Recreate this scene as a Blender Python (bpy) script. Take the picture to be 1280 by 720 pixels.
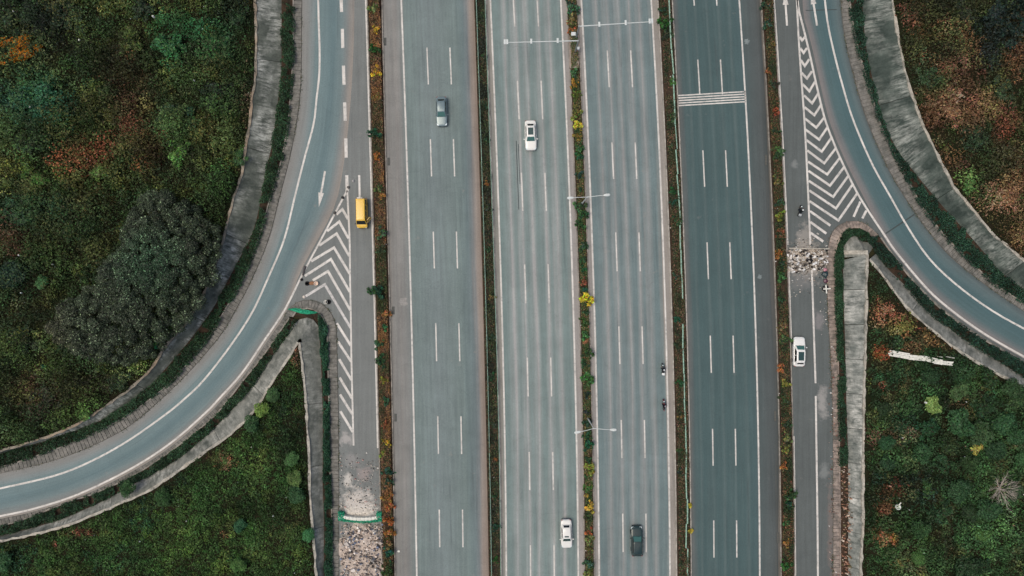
import bpy, bmesh, math, random
import numpy as np
from mathutils import Vector, Matrix
from mathutils.geometry import delaunay_2d_cdt

random.seed(7)
rng = np.random.default_rng(11)
R = math.radians
SC = bpy.context.scene
COL = SC.collection
for o in list(bpy.data.objects):
    bpy.data.objects.remove(o, do_unlink=True)

# ------------------------------------------------------------------ camera, sky, sun, exposure
H = 110.0          # flying height of the camera, metres
S = 7.8            # picture units per metre on the road surface
cam = bpy.data.cameras.new('camera')
cam.sensor_fit = 'HORIZONTAL'
cam.angle = 2 * math.atan(640 / S / H)
cam.clip_start = 0.5
cam.clip_end = 6000
camo = bpy.data.objects.new('camera', cam)
camo.location = (0, 0, H)
COL.objects.link(camo)
SC.camera = camo

SUN_EL, SUN_AZ = 68, 262       # degrees: high, from the west, behind cloud
world = bpy.data.worlds.new('World')
SC.world = world
world.use_nodes = True
wn = world.node_tree
sky = wn.nodes.new('ShaderNodeTexSky')
sky.sky_type = 'NISHITA'
sky.sun_disc = False
sky.sun_elevation = R(SUN_EL)
sky.sun_rotation = R(SUN_AZ)
sky.air_density = 1.0
sky.dust_density = 6.0
sky.ozone_density = 1.0
bg = wn.nodes['Background']
bg.inputs['Strength'].default_value = 0.15
wn.links.new(sky.outputs['Color'], bg.inputs['Color'])

sl = bpy.data.lights.new('sun', 'SUN')
sl.energy = 1.0
sl.angle = R(35)
sl.color = (1.0, 0.95, 0.76)
slo = bpy.data.objects.new('sun', sl)
COL.objects.link(slo)
el, az = R(SUN_EL), R(SUN_AZ)
sd = Vector((math.cos(el) * math.sin(az), math.cos(el) * math.cos(az), math.sin(el)))
slo.rotation_euler = sd.to_track_quat('Z', 'Y').to_euler()
slo.location = sd * 200

SC.view_settings.view_transform = 'Standard'
SC.view_settings.look = 'None'
SC.view_settings.gamma = 1.0
SC.view_settings.exposure = -0.24
SC.view_settings.use_curve_mapping = False
SC.render.engine = 'CYCLES'
SC.render.resolution_x, SC.render.resolution_y = 1024, 576

# ------------------------------------------------------------------ helpers
def P(x, y, z=0.0):
    """survey point: picture coordinates of a point at height z -> metres"""
    k = (H - z) / H / S
    return Vector(((x - 640) * k, (360 - y) * k, z))

def PA(pts, z=0.0):
    a = np.array(pts, float)
    k = (H - z) / H / S
    return np.stack([(a[:, 0] - 640) * k, (360 - a[:, 1]) * k, np.full(len(a), z)], 1)

def lin(r, g, b, k=1.0):
    def f(c):
        c /= 255
        return (c / 12.92 if c < .04045 else ((c + .055) / 1.055) ** 2.4) * k
    return (f(r), f(g), f(b), 1.0)

def smooth(pts, n=8):
    """Catmull-Rom through the points"""
    p = np.array(pts, float)
    q = np.vstack([2 * p[0] - p[1], p, 2 * p[-1] - p[-2]])
    out = []
    for i in range(1, len(q) - 2):
        a, b, c, d = q[i - 1], q[i], q[i + 1], q[i + 2]
        for t in np.linspace(0, 1, n, endpoint=False):
            out.append(.5 * ((2 * b) + (c - a) * t + (2 * a - 5 * b + 4 * c - d) * t * t + (3 * b - a - 3 * c + d) * t ** 3))
    out.append(q[-2])
    return np.array(out)

def resample(p, n):
    p = np.asarray(p, float)
    s = np.concatenate([[0], np.cumsum(np.linalg.norm(np.diff(p, axis=0), axis=1))])
    t = np.linspace(0, s[-1], n)
    return np.stack([np.interp(t, s, p[:, k]) for k in range(p.shape[1])], 1)

def length(p):
    return float(np.linalg.norm(np.diff(np.asarray(p, float), axis=0), axis=1).sum())

def offset(p, d):
    """shift a line sideways by d metres (positive = right of travel)"""
    p = np.asarray(p, float)
    t = np.gradient(p[:, :2], axis=0)
    t /= np.linalg.norm(t, axis=1)[:, None] + 1e-9
    q = p.copy()
    q[:, 0] += t[:, 1] * d
    q[:, 1] -= t[:, 0] * d
    return q

def vnoise(x, y, scale, seed=0):
    r = np.random.default_rng(seed).random((257, 257))
    u, v = x / scale + 500.37, y / scale + 500.71
    i, j = np.floor(u).astype(int), np.floor(v).astype(int)
    fu, fv = u - i, v - j
    fu, fv = fu * fu * (3 - 2 * fu), fv * fv * (3 - 2 * fv)
    i, j = i % 256, j % 256
    return (r[i, j] * (1 - fu) * (1 - fv) + r[i + 1, j] * fu * (1 - fv) + r[i, j + 1] * (1 - fu) * fv + r[i + 1, j + 1] * fu * fv)

def fbm(x, y, scale, seed=0, oct=4):
    a, t, s = 1, 0, 0
    for k in range(oct):
        s = s + a * vnoise(x, y, scale / 2 ** k, seed + k)
        t += a
        a *= .55
    return s / t

def inside(px, py, poly):
    poly = np.asarray(poly)[:, :2]
    r = np.zeros(len(px), bool)
    j = len(poly) - 1
    for i in range(len(poly)):
        xi, yi = poly[i]
        xj, yj = poly[j]
        c = ((yi > py) != (yj > py)) & (px < (xj - xi) * (py - yi) / (yj - yi + 1e-12) + xi)
        r ^= c
        j = i
    return r

def dist_line(px, py, line):
    line = np.asarray(line)[:, :2]
    d = np.full(len(px), 1e9)
    for a, b in zip(line[:-1], line[1:]):
        ab = b - a
        L2 = (ab ** 2).sum() + 1e-9
        t = np.clip(((px - a[0]) * ab[0] + (py - a[1]) * ab[1]) / L2, 0, 1)
        d = np.minimum(d, np.hypot(px - a[0] - t * ab[0], py - a[1] - t * ab[1]))
    return d

# objects
def tag(o, label=None, cat=None, group=None, kind=None):
    if label: o['label'] = label
    if cat: o['category'] = cat
    if group: o['group'] = group
    if kind: o['kind'] = kind
    return o

def link(name, data, parent=None, loc=None):
    o = bpy.data.objects.new(name, data)
    COL.objects.link(o)
    if parent is not None:
        o.parent = parent
    if loc is not None:
        o.location = loc
    return o

def empty(name, loc=(0, 0, 0), rz=0, scale=1):
    o = link(name, None)
    o.location = loc
    o.rotation_euler = (0, 0, rz)
    o.scale = (scale,) * 3
    o.empty_display_size = .3
    return o

def mesh(name, verts, faces, m=None, uv=None, smooth_=False):
    me = bpy.data.meshes.new(name)
    me.from_pydata([tuple(v) for v in verts], [], faces)
    if uv is not None:
        lay = me.uv_layers.new(name='UVMap')
        idx = np.empty(len(me.loops), np.int32)
        me.loops.foreach_get('vertex_index', idx)
        lay.data.foreach_set('uv', np.asarray(uv, np.float32)[idx].ravel())
    if m: me.materials.append(m)
    if smooth_:
        me.polygons.foreach_set('use_smooth', [True] * len(me.polygons))
    me.update()
    return me

class MB:
    """collects simple shapes into one mesh"""
    def __init__(s): s.v, s.f = [], []
    def add(s, v, f):
        n = len(s.v)
        s.v += [tuple(p) for p in v]
        s.f += [tuple(i + n for i in q) for q in f]
        return s
    def hexa(s, b, t):
        n = len(b)
        return s.add(list(b) + list(t), [tuple(range(n))[::-1], tuple(range(n, 2 * n))] + [(i, (i + 1) % n, n + (i + 1) % n, n + i) for i in range(n)])
    def box(s, c, d, rz=0, M=None):
        hx, hy, hz = d[0] / 2, d[1] / 2, d[2] / 2
        m = M or (Matrix.Translation(c) @ Matrix.Rotation(rz, 4, 'Z'))
        q = [(-hx, -hy), (hx, -hy), (hx, hy), (-hx, hy)]
        return s.hexa([m @ Vector((x, y, -hz)) for x, y in q], [m @ Vector((x, y, hz)) for x, y in q])
    def tube(s, a, b, r0, r1=None, n=8):
        a, b = Vector(a), Vector(b)
        r1 = r0 if r1 is None else r1
        d = (b - a)
        q = d.to_track_quat('Z', 'Y')
        ring = [(math.cos(2 * math.pi * i / n), math.sin(2 * math.pi * i / n)) for i in range(n)]
        return s.hexa([a + q @ Vector((x * r0, y * r0, 0)) for x, y in ring], [b + q @ Vector((x * r1, y * r1, 0)) for x, y in ring])
    def lathe(s, prof, M=Matrix(), n=14):
        vs, fs = [], []
        for r, z in prof:
            for i in range(n):
                vs.append(M @ Vector((r * math.cos(2 * math.pi * i / n), r * math.sin(2 * math.pi * i / n), z)))
        for k in range(len(prof) - 1):
            for i in range(n):
                fs.append((k * n + i, k * n + (i + 1) % n, (k + 1) * n + (i + 1) % n, (k + 1) * n + i))
        fs.append(tuple(range(n))[::-1])
        fs.append(tuple((len(prof) - 1) * n + i for i in range(n)))
        return s.add(vs, fs)
    def data(s, name, m, smooth_=False):
        return mesh(name, s.v, s.f, m, smooth_=smooth_)
    def build(s, name, m, parent=None, loc=None, smooth_=False):
        return link(name, s.data(name, m, smooth_), parent, loc)

# ------------------------------------------------------------------ materials
def newmat(name, rough=.8, spec=.3):
    m = bpy.data.materials.new(name)
    m.use_nodes = True
    b = m.node_tree.nodes['Principled BSDF']
    b.inputs['Roughness'].default_value = rough
    b.inputs['Specular IOR Level'].default_value = spec
    return m, m.node_tree, b

def N(t, kind, **kw):
    n = t.nodes.new(kind)
    for k, v in kw.items():
        if k in n.inputs: n.inputs[k].default_value = v
        else: setattr(n, k, v)
    return n

def ramp(t, stops, interp='LINEAR'):
    n = t.nodes.new('ShaderNodeValToRGB')
    n.color_ramp.interpolation = interp
    e = n.color_ramp.elements
    while len(e) < len(stops): e.new(.5)
    for i, (p, c) in enumerate(sorted(stops, key=lambda q: q[0])):
        e[i].position = p
        e[i].color = c if len(c) == 4 else (*c, 1)
    return n

def mix(t, a, b, fac, mode='MIX'):
    n = t.nodes.new('ShaderNodeMix')
    n.data_type = 'RGBA'
    n.blend_type = mode
    for k, v in ((0, fac), (6, a), (7, b)):
        if hasattr(v, 'links') or isinstance(v, bpy.types.NodeSocket): t.links.new(v, n.inputs[k])
        else: n.inputs[k].default_value = v
    return n.outputs[2]

def noise_fac(t, vec, scale, detail, lo, hi, vlo=0., vhi=1., rough=.55):
    n = N(t, 'ShaderNodeTexNoise')
    n.inputs['Scale'].default_value = scale
    n.inputs['Detail'].default_value = detail
    n.inputs['Roughness'].default_value = rough
    t.links.new(vec, n.inputs['Vector'])
    m = N(t, 'ShaderNodeMapRange')
    t.links.new(n.outputs[0], m.inputs['Value'])
    m.inputs['From Min'].default_value = lo
    m.inputs['From Max'].default_value = hi
    m.inputs['To Min'].default_value = vlo
    m.inputs['To Max'].default_value = vhi
    return m.outputs[0]

def gray(t, val):
    c = t.nodes.new('ShaderNodeCombineColor')
    for i in range(3): t.links.new(val, c.inputs[i])
    return c.outputs[0]

def bump(t, b, h, strength, dist=.02):
    n = N(t, 'ShaderNodeBump')
    n.inputs['Strength'].default_value = strength
    n.inputs['Distance'].default_value = dist
    t.links.new(h, n.inputs['Height'])
    t.links.new(n.outputs[0], b.inputs['Normal'])

def asphalt(name, stops, width, patch=.12, dust=(150, 143, 135), spills=()):
    """worn asphalt: tracks across the lane width (u), streaks along it (v)"""
    m, t, b = newmat(name, .82, .25)
    uv = N(t, 'ShaderNodeUVMap').outputs[0]
    sep = N(t, 'ShaderNodeSeparateXYZ')
    t.links.new(uv, sep.inputs[0])
    pos = N(t, 'ShaderNodeNewGeometry').outputs['Position']
    comb = N(t, 'ShaderNodeCombineXYZ')
    mu = N(t, 'ShaderNodeMath', operation='MULTIPLY'); mu.inputs[1].default_value = width
    mv = N(t, 'ShaderNodeMath', operation='MULTIPLY'); mv.inputs[1].default_value = .035
    t.links.new(sep.outputs[0], mu.inputs[0]); t.links.new(sep.outputs[1], mv.inputs[0])
    t.links.new(mu.outputs[0], comb.inputs[0]); t.links.new(mv.outputs[0], comb.inputs[1])
    # tracks wander a little along the road
    wob = noise_fac(t, comb.outputs[0], .6, 4, .3, .7, -.02, .02)
    ad = N(t, 'ShaderNodeMath', operation='ADD')
    t.links.new(sep.outputs[0], ad.inputs[0]); t.links.new(wob, ad.inputs[1])
    rp = ramp(t, [(p, lin(*c)) for p, c in stops])
    t.links.new(ad.outputs[0], rp.inputs[0])
    rp2 = ramp(t, [(p, lin(*c)) for p, c in stops])
    ad2 = N(t, 'ShaderNodeMath', operation='ADD'); ad2.inputs[1].default_value = .045
    t.links.new(ad.outputs[0], ad2.inputs[0]); t.links.new(ad2.outputs[0], rp2.inputs[0])
    # the tracks fade in and out along the road
    fade = noise_fac(t, comb.outputs[0], .9, 5, .42, .66, 0, .55, .6)
    c = mix(t, rp.outputs[0], rp2.outputs[0], fade)
    streak = noise_fac(t, comb.outputs[0], 2.2, 5, .3, .7, 1 - patch, 1 + patch)
    c = mix(t, c, gray(t, streak), 1.0, 'MULTIPLY')
    blot = noise_fac(t, pos, .09, 4, .3, .7, 1 - patch * .8, 1 + patch * .8)
    blot2 = noise_fac(t, pos, .5, 6, .3, .7, 1 - patch * .6, 1 + patch * .6, .65)
    c = mix(t, c, gray(t, blot2), 1.0, 'MULTIPLY')
    c = mix(t, c, gray(t, blot), 1.0, 'MULTIPLY')
    grain = noise_fac(t, pos, 5, 6, .25, .75, .78, 1.22, .8)
    c = mix(t, c, gray(t, grain), 1.0, 'MULTIPLY')
    spot = noise_fac(t, pos, .55, 5, .66, .74, 0, .35, .6)
    c = mix(t, c, lin(*dust), spot)
    oil = noise_fac(t, comb.outputs[0], 1.3, 6, .60, .76, 0, .45, .65)
    c = mix(t, c, lin(62, 68, 70), oil)
    # spilled sand and dust: ragged patches at surveyed places
    for sx, sy, rx, ry, cc, st_ in spills:
        q = P(sx, sy)
        mp = N(t, 'ShaderNodeMapping'); mp.vector_type = 'TEXTURE'
        mp.inputs['Location'].default_value = (q.x, q.y, 0); mp.inputs['Scale'].default_value = (rx / S, ry / S, 1)
        t.links.new(pos, mp.inputs[0])
        ln = N(t, 'ShaderNodeVectorMath', operation='LENGTH'); t.links.new(mp.outputs[0], ln.inputs[0])
        nf = noise_fac(t, pos, .9, 8, .2, .8, -.9, .9, .72)
        a2 = N(t, 'ShaderNodeMath', operation='ADD'); t.links.new(ln.outputs['Value'], a2.inputs[0]); t.links.new(nf, a2.inputs[1])
        mr = N(t, 'ShaderNodeMapRange'); t.links.new(a2.outputs[0], mr.inputs['Value'])
        mr.inputs['From Min'].default_value = .35; mr.inputs['From Max'].default_value = 1.05
        mr.inputs['To Min'].default_value = st_; mr.inputs['To Max'].default_value = 0
        c = mix(t, c, lin(*cc), mr.outputs[0])
    # fine cracks
    vo = N(t, 'ShaderNodeTexVoronoi', feature='DISTANCE_TO_EDGE')
    vo.inputs['Scale'].default_value = .22
    nz = N(t, 'ShaderNodeTexNoise'); nz.inputs['Scale'].default_value = .8; nz.inputs['Detail'].default_value = 4
    t.links.new(pos, nz.inputs['Vector'])
    vm = N(t, 'ShaderNodeVectorMath', operation='ADD')
    t.links.new(pos, vm.inputs[0]); t.links.new(nz.outputs['Color'], vm.inputs[1])
    t.links.new(vm.outputs[0], vo.inputs['Vector'])
    cr = N(t, 'ShaderNodeMapRange'); t.links.new(vo.outputs[0], cr.inputs['Value'])
    cr.inputs['From Min'].default_value = 0; cr.inputs['From Max'].default_value = .012
    cr.inputs['To Min'].default_value = .13; cr.inputs['To Max'].default_value = 0
    c = mix(t, c, lin(60, 66, 68), cr.outputs[0])
    t.links.new(c, b.inputs['Base Color'])
    bump(t, b, grain, .25, .01)
    return m

def paint(name, col, wear=.75, under=(118, 122, 122)):
    m, t, b = newmat(name, .6, .3)
    pos = N(t, 'ShaderNodeNewGeometry').outputs['Position']
    w = noise_fac(t, pos, 1.6, 8, .50, .72, 0, wear, .7)
    c = mix(t, lin(*col), lin(*under), w)
    g = noise_fac(t, pos, .35, 5, .3, .7, .74, 1.06)
    c = mix(t, c, gray(t, g), 1.0, 'MULTIPLY')
    t.links.new(c, b.inputs['Base Color'])
    return m

def concrete(name, dark, light, run=True, lo=.42, hi=.68, bleach=(190, 192, 188), bl=.5, fx=.55, fy=.33):
    """weathered concrete; run = stains drawn out down the slope (v)"""
    m, t, b = newmat(name, .9, .2)
    pos = N(t, 'ShaderNodeNewGeometry').outputs['Position']
    if run:
        uv = N(t, 'ShaderNodeUVMap').outputs[0]
        def mapped(sx, sy):
            mp = N(t, 'ShaderNodeMapping'); mp.inputs['Scale'].default_value = (sx, sy, 1)
            t.links.new(uv, mp.inputs[0])
            return mp.outputs[0]
        f = noise_fac(t, mapped(fx, fy), 1.2, 8, lo, hi, 0, 1, .66)
        fine = noise_fac(t, mapped(1.9, .5), 1.0, 8, .42, .7, 0, 1, .75)
        area = noise_fac(t, mapped(.13, .22), 1.0, 4, .44, .6, 0, 1, .6)
        mm = N(t, 'ShaderNodeMath', operation='MULTIPLY'); t.links.new(fine, mm.inputs[0]); t.links.new(area, mm.inputs[1])
        m2 = N(t, 'ShaderNodeMath', operation='MULTIPLY'); t.links.new(mm.outputs[0], m2.inputs[0]); m2.inputs[1].default_value = bl * 1.7; m2.use_clamp = True
        big = m2.outputs[0]
    else:
        f = noise_fac(t, pos, 1.2, 8, lo, hi, 0, 1, .65)
        big = noise_fac(t, pos, .2, 5, .5, .7, 0, bl, .6)
    c = mix(t, lin(*dark), lin(*light), f)
    c = mix(t, c, lin(*bleach), big)
    g = noise_fac(t, pos, 5, 6, .25, .75, .78, 1.2, .7)
    c = mix(t, c, gray(t, g), 1.0, 'MULTIPLY')
    blk = noise_fac(t, pos, .55, 7, .50, .68, 0, .6, .7)
    c = mix(t, c, lin(52, 60, 56), blk)
    t.links.new(c, b.inputs['Base Color'])
    bump(t, b, g, .4, .02)
    return m

def soil(name, cols, scale=.5):
    m, t, b = newmat(name, .95, .1)
    pos = N(t, 'ShaderNodeNewGeometry').outputs['Position']
    n = N(t, 'ShaderNodeTexNoise'); n.inputs['Scale'].default_value = scale; n.inputs['Detail'].default_value = 8
    n.inputs['Roughness'].default_value = .65
    t.links.new(pos, n.inputs['Vector'])
    rp = ramp(t, [(.3 + .4 * i / (len(cols) - 1), lin(*c)) for i, c in enumerate(cols)])
    t.links.new(n.outputs[0], rp.inputs[0])
    g = noise_fac(t, pos, 7, 6, .25, .75, .6, 1.4, .7)
    c = mix(t, rp.outputs[0], gray(t, g), 1.0, 'MULTIPLY')
    t.links.new(c, b.inputs['Base Color'])
    bump(t, b, g, .6, .05)
    return m

def plain(name, col, rough=.6, spec=.4, metal=0, dirt=.12, coat=0):
    m, t, b = newmat(name, rough, spec)
    pos = N(t, 'ShaderNodeTexCoord').outputs['Object']
    g = noise_fac(t, pos, 3.1, 5, .25, .75, 1 - dirt, 1 + dirt * .6)
    c = mix(t, lin(*col), gray(t, g), 1.0, 'MULTIPLY')
    t.links.new(c, b.inputs['Base Color'])
    b.inputs['Metallic'].default_value = metal
    b.inputs['Coat Weight'].default_value = coat
    b.inputs['Coat Roughness'].default_value = .08
    return m

def leafmat(name, rough=.55, spec=.25, trans=.25):
    """leaf colour = colour of the single leaf x colour of the plant"""
    m, t, b = newmat(name, rough, spec)
    at = N(t, 'ShaderNodeAttribute', attribute_name='Col')
    oi = N(t, 'ShaderNodeObjectInfo')
    c = mix(t, at.outputs['Color'], oi.outputs['Color'], 1.0, 'MULTIPLY')
    t.links.new(c, b.inputs['Base Color'])
    tr = N(t, 'ShaderNodeBsdfTranslucent')
    t.links.new(c, tr.inputs['Color'])
    mx = N(t, 'ShaderNodeMixShader'); mx.inputs[0].default_value = trans
    t.links.new(b.outputs[0], mx.inputs[1]); t.links.new(tr.outputs[0], mx.inputs[2])
    t.links.new(mx.outputs[0], t.nodes['Material Output'].inputs['Surface'])
    return m

M = {}
M['white_paint'] = paint('road_paint_white', (216, 212, 205))
M['worn_paint'] = paint('road_paint_worn', (205, 202, 198), .95)
M['leaf'] = leafmat('leaf')
M['leaf_gloss'] = leafmat('leaf_glossy', .45, .35, .15)
M['bark'] = plain('bark', (70, 58, 48), .9, .1, dirt=.4)
M['twig'] = plain('bare_twig', (186, 176, 166), .9, .1, dirt=.3)
M['slope_dark'] = concrete('slope_concrete_dark', (72, 78, 72), (112, 117, 109), True, .40, .68, (192, 194, 186), .85)
M['slope_teal'] = concrete('slope_concrete_mossy', (48, 58, 54), (84, 94, 88), True, .38, .68, (186, 190, 182), .5)
M['slope_light'] = concrete('slope_concrete_light', (86, 91, 86), (144, 145, 138), True, .34, .68, (194, 194, 187), .75)
M['slope_striped'] = concrete('slope_concrete_striped', (74, 82, 79), (146, 149, 143), True, .32, .66, (200, 200, 193), .9, 1.1, .38)
M['slope_mid'] = concrete('slope_concrete_mid', (92, 96, 89), (136, 138, 130), True, .34, .66, (190, 190, 182), .7)
M['coping_dim'] = concrete('coping_concrete_dim', (122, 116, 104), (164, 156, 142), False, .36, .62, (176, 148, 120), .7)
M['coping'] = concrete('coping_concrete', (150, 146, 136), (186, 182, 170), False, .4, .6, (198, 186, 168), .5)
M['gutter'] = concrete('gutter_concrete', (98, 98, 93), (134, 131, 125), False, .38, .66, (160, 156, 148), .3)
M['gutter_old'] = concrete('gutter_concrete_old', (112, 104, 98), (162, 148, 138), False, .38, .64, (186, 172, 160), .5)
M['kerb'] = concrete('kerb_concrete', (150, 146, 138), (184, 179, 170), False, .38, .62, (196, 192, 184), .3)
M['kerb_dim'] = concrete('kerb_concrete_dim', (122, 118, 111), (156, 150, 141), False, .38, .62, (170, 164, 154), .3)
M['joint'] = plain('dark_joint', (97, 96, 91), .95, .1)
M['soil_dark'] = soil('soil_dark', [(34, 36, 28), (52, 46, 38), (70, 56, 46), (40, 42, 30)], .8)
M['soil_red'] = soil('soil_red', [(40, 36, 28), (64, 50, 40), (50, 44, 34), (78, 62, 50)], .9)
M['soil_land'] = soil('soil_land', [(20, 28, 15), (28, 34, 19), (38, 34, 23), (24, 32, 18)], .3)
M['ground'] = soil('ground_soil', [(40, 48, 32), (56, 58, 40), (70, 62, 46), (48, 56, 36)], .08)
M['steel_white'] = plain('steel_white', (206, 212, 210), .45, .4, dirt=.08)
M['steel_grey'] = plain('steel_galvanised', (150, 160, 160), .5, .5, .3)
M['rail_green'] = plain('rail_paint_green', (150, 182, 164), .6, .3, dirt=.55)
M['net_green'] = plain('net_green', (52, 168, 128), .8, .2, dirt=.3)
M['rubber'] = plain('rubber', (30, 31, 32), .85, .2)
M['rim'] = plain('alloy', (150, 153, 156), .35, .5, .7)
M['glass'] = plain('tinted_glass', (38, 66, 64), .08, .8, dirt=.05)
M['glass_light'] = plain('windscreen_glass', (62, 104, 98), .1, .8, dirt=.05)
M['glass_dark'] = plain('black_glass', (22, 28, 30), .1, .7, dirt=.05)
M['black'] = plain('black_plastic', (26, 28, 30), .6, .4)
M['lamp_clear'] = plain('lamp_clear', (220, 232, 234), .15, .6, dirt=.03)
M['lamp_red'] = plain('lamp_red', (150, 32, 30), .2, .6, dirt=.03)
M['plank'] = plain('white_plank', (222, 222, 212), .8, .2, dirt=.2)
M['iron'] = plain('cast_iron', (66, 76, 76), .7, .4, .2, dirt=.3)
M['sack'] = plain('brown_sack', (140, 104, 78), .9, .1, dirt=.3)

# ------------------------------------------------------------------ surveyed lines
YS = [0, 150, 300, 450, 575, 720]
def XL(vals):
    co = np.polyfit(YS, vals, 3)
    d0, d1 = np.polyval(np.polyder(co), 0), np.polyval(np.polyder(co), 720)
    def f(y):
        y = np.asarray(y, float)
        m = np.polyval(co, np.clip(y, 0, 720))
        return m + np.where(y < 0, y * d0, 0) + np.where(y > 720, (y - 720) * d1, 0)
    return f
A_L = XL([459, 463, 467.5, 471.5, 474, 478])
A_R = XL([477.5, 481.5, 485, 489, 492, 494])
L1_LINE = XL([501.5, 507, 511.5, 515.5, 518.3, 521])
B_L = XL([592.5, 597.5, 601.7, 605.5, 608.5, 611])
B_R = XL([607.5, 612.3, 618, 622.3, 625, 627])
L2_LA = XL([613, 619, 624.8, 629, 631.2, 633])
L2_LB = XL([701, 708, 714, 718.5, 721, 723])
C_L = XL([708, 715, 721.5, 726, 728.7, 730.5])
C_R = XL([721.5, 728, 734, 738.5, 741, 743])
R1_LA = XL([726.7, 734, 740.3, 744.5, 747.3, 749])
R1_LB = XL([814, 822, 829, 833.2, 836, 837.5])
D_L = XL([822, 830, 836.3, 841, 844, 845.5])
D_R = XL([840, 848.5, 854.3, 859.5, 862.5, 863.8])
R2_LB = XL([924, 933.4, 940.5, 945.5, 948.5, 949.7])
E_L = XL([951, 959.8, 966.5, 971.3, 974.5, 976])
E_R = XL([966, 975.5, 982.5, 988.5, 991.5, 993])
S_LINE = XL([967.5, 977.3, 984, 990, 992.6, 994.2])
YY = np.linspace(-470, 1190, 60)
def vline(f, z=0.0, ys=YY):
    return PA(np.stack([f(ys), ys], 1), z)

def ext(pts, a=300, b=300):
    """carry a line on past its ends along its own direction"""
    p = [np.array(q, float) for q in pts]
    d0 = p[0] - p[1]; d1 = p[-1] - p[-2]
    return np.array([p[0] + d0 / np.linalg.norm(d0) * a] * (a > 0) + p + [p[-1] + d1 / np.linalg.norm(d1) * b] * (b > 0))

# left loop, from the top of the picture down and out at the left edge
LO_RIM = [(319, -10), (320, 31), (320, 62), (319.5, 94), (315, 125), (312, 155), (306, 192), (301, 222), (290, 255), (280, 297), (264, 345), (250, 375), (230, 407), (207, 433), (190, 460), (165, 484), (133, 507), (110, 522), (77, 539), (40, 552), (-4, 565)]
LO_HEDGE = [(352, -10), (352, 50), (351.5, 94), (347, 130), (341, 175), (331, 222), (318, 285), (300, 322), (283, 354), (269, 381), (252, 406), (231, 433), (200, 469), (190, 481), (157, 507), (117, 530), (67, 548), (27, 560), (-4, 569)]
LO_KERB = [(367, -10), (367, 31), (367, 62), (365.3, 94), (363, 125), (360, 155), (352, 200), (337.5, 250), (323, 300), (302, 352), (283, 385), (260, 423), (235, 454), (210, 481), (173, 510), (133, 534), (83, 556), (33, 574), (-4, 585)]
LO_GUT = [(378, -10), (377.5, 31), (377, 94), (375, 125), (371, 155), (362, 200), (349, 250), (336, 300), (314, 352), (300, 379), (279, 415), (254, 446), (226, 476), (193, 507), (157, 536), (110, 560), (60, 578), (-4, 593)]
LO_LINE = [(397.5, -10), (398.5, 31), (399.5, 62), (399, 94), (395.5, 125), (392, 155), (380, 200), (367.5, 250), (355, 300), (334, 350), (314.6, 391.7), (287.5, 433), (254, 476), (229, 500), (207, 518), (160, 551), (113, 577), (67, 595), (-4, 611.5)]
LI_LINE = [(434, 238), (418, 268), (401, 300), (378, 343), (356, 387), (332, 423), (302, 467), (274, 498), (260, 513), (217, 551), (167, 584), (100, 617), (42, 636), (-4, 646)]
LI_GUT = [(362, 397), (344, 424), (325, 450), (304, 476), (283, 503), (265, 523), (219, 560), (169, 593), (120, 616), (83, 628), (33, 648), (-4, 659)]
LI_HEDGE = [(371, 400), (356, 424), (336, 451), (315, 484), (300, 501), (267, 536), (217, 577), (167, 605), (127, 627), (67, 652), (-4, 671)]
LI_RIM = [(373, 428), (360, 448), (346, 469), (334, 487), (320, 511), (287, 544), (263, 560), (207, 600), (180, 616), (133, 637), (83, 657), (33, 670), (-4, 677)]
# nose between the left loop and the left service road
LN_GUT = [(356, 395), (363, 384), (376, 376), (390, 375), (402, 379), (412, 388), (418, 399), (421, 412), (422, 450), (423.5, 520), (424, 580), (424, 640), (424, 725)]
LN_KERB = [(366, 396), (371, 389), (380, 385.5), (390, 386), (398, 390), (404, 397), (408, 407), (409.5, 420), (410, 450), (411.5, 500), (412.5, 580), (415, 640), (416, 725)]
LN_HEDGE = [(384, 397), (392, 400), (398, 408), (400, 430), (402, 470), (403.5, 520), (403.5, 570), (403.5, 610), (405, 650), (405, 725)]
LN_RIM = [(374.5, 428), (376.5, 445), (379, 465), (381, 480), (384, 530), (386.5, 580), (389, 640), (393, 690), (396, 725)]
# right loop
RO_RIM = [(1114, -10), (1120, 31), (1128.5, 77), (1138, 112), (1155, 159), (1173, 196), (1194, 236), (1213, 258), (1238, 289), (1257, 306), (1284, 330)]
RO_HEDGE = [(1077, -10), (1080, 37), (1084, 68), (1092, 105), (1104, 150), (1119, 183), (1140, 212), (1180, 260), (1205, 287), (1226, 311), (1253, 342), (1284, 365)]
RO_KERB = [(1060, -10), (1067, 37), (1075.4, 73), (1085.8, 108), (1098, 150), (1113, 183), (1140, 236), (1155, 262), (1178, 292), (1205, 320), (1242, 354), (1284, 382)]
RO_GUT = [(1049.5, -10), (1054, 37), (1061, 73), (1071, 112), (1083, 150), (1098, 186), (1115, 221), (1140, 261), (1163, 293), (1192, 325), (1238, 361), (1284, 392)]
RO_LINE = [(1030, -10), (1035, 31), (1045, 76), (1055, 113), (1066.5, 150), (1089.6, 204), (1112, 244), (1136, 286), (1163.5, 325.6), (1200, 359.5), (1242, 389.5), (1284, 413)]
RI_LINE = [(996.5, -2), (999, 15), (1003.5, 32), (1012, 67), (1021, 108), (1031.5, 150), (1044, 183), (1057, 212), (1075.5, 248), (1105, 293), (1121.7, 317), (1159, 361), (1187, 386), (1219.6, 410), (1250, 429), (1284, 448)]
RI_KERB = [(1098, 294), (1115, 318), (1133, 342), (1152, 364), (1180, 390), (1214, 415), (1245, 434), (1284, 456)]
RI_HEDGE = [(1082, 297), (1090, 306), (1107, 333), (1134, 360), (1159, 388), (1180, 405), (1205, 424), (1230, 440), (1284, 474)]
RI_RIM = [(1087, 324), (1111, 355), (1132, 383), (1163, 411), (1186, 429), (1210, 446), (1245, 466), (1284, 486)]
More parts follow.
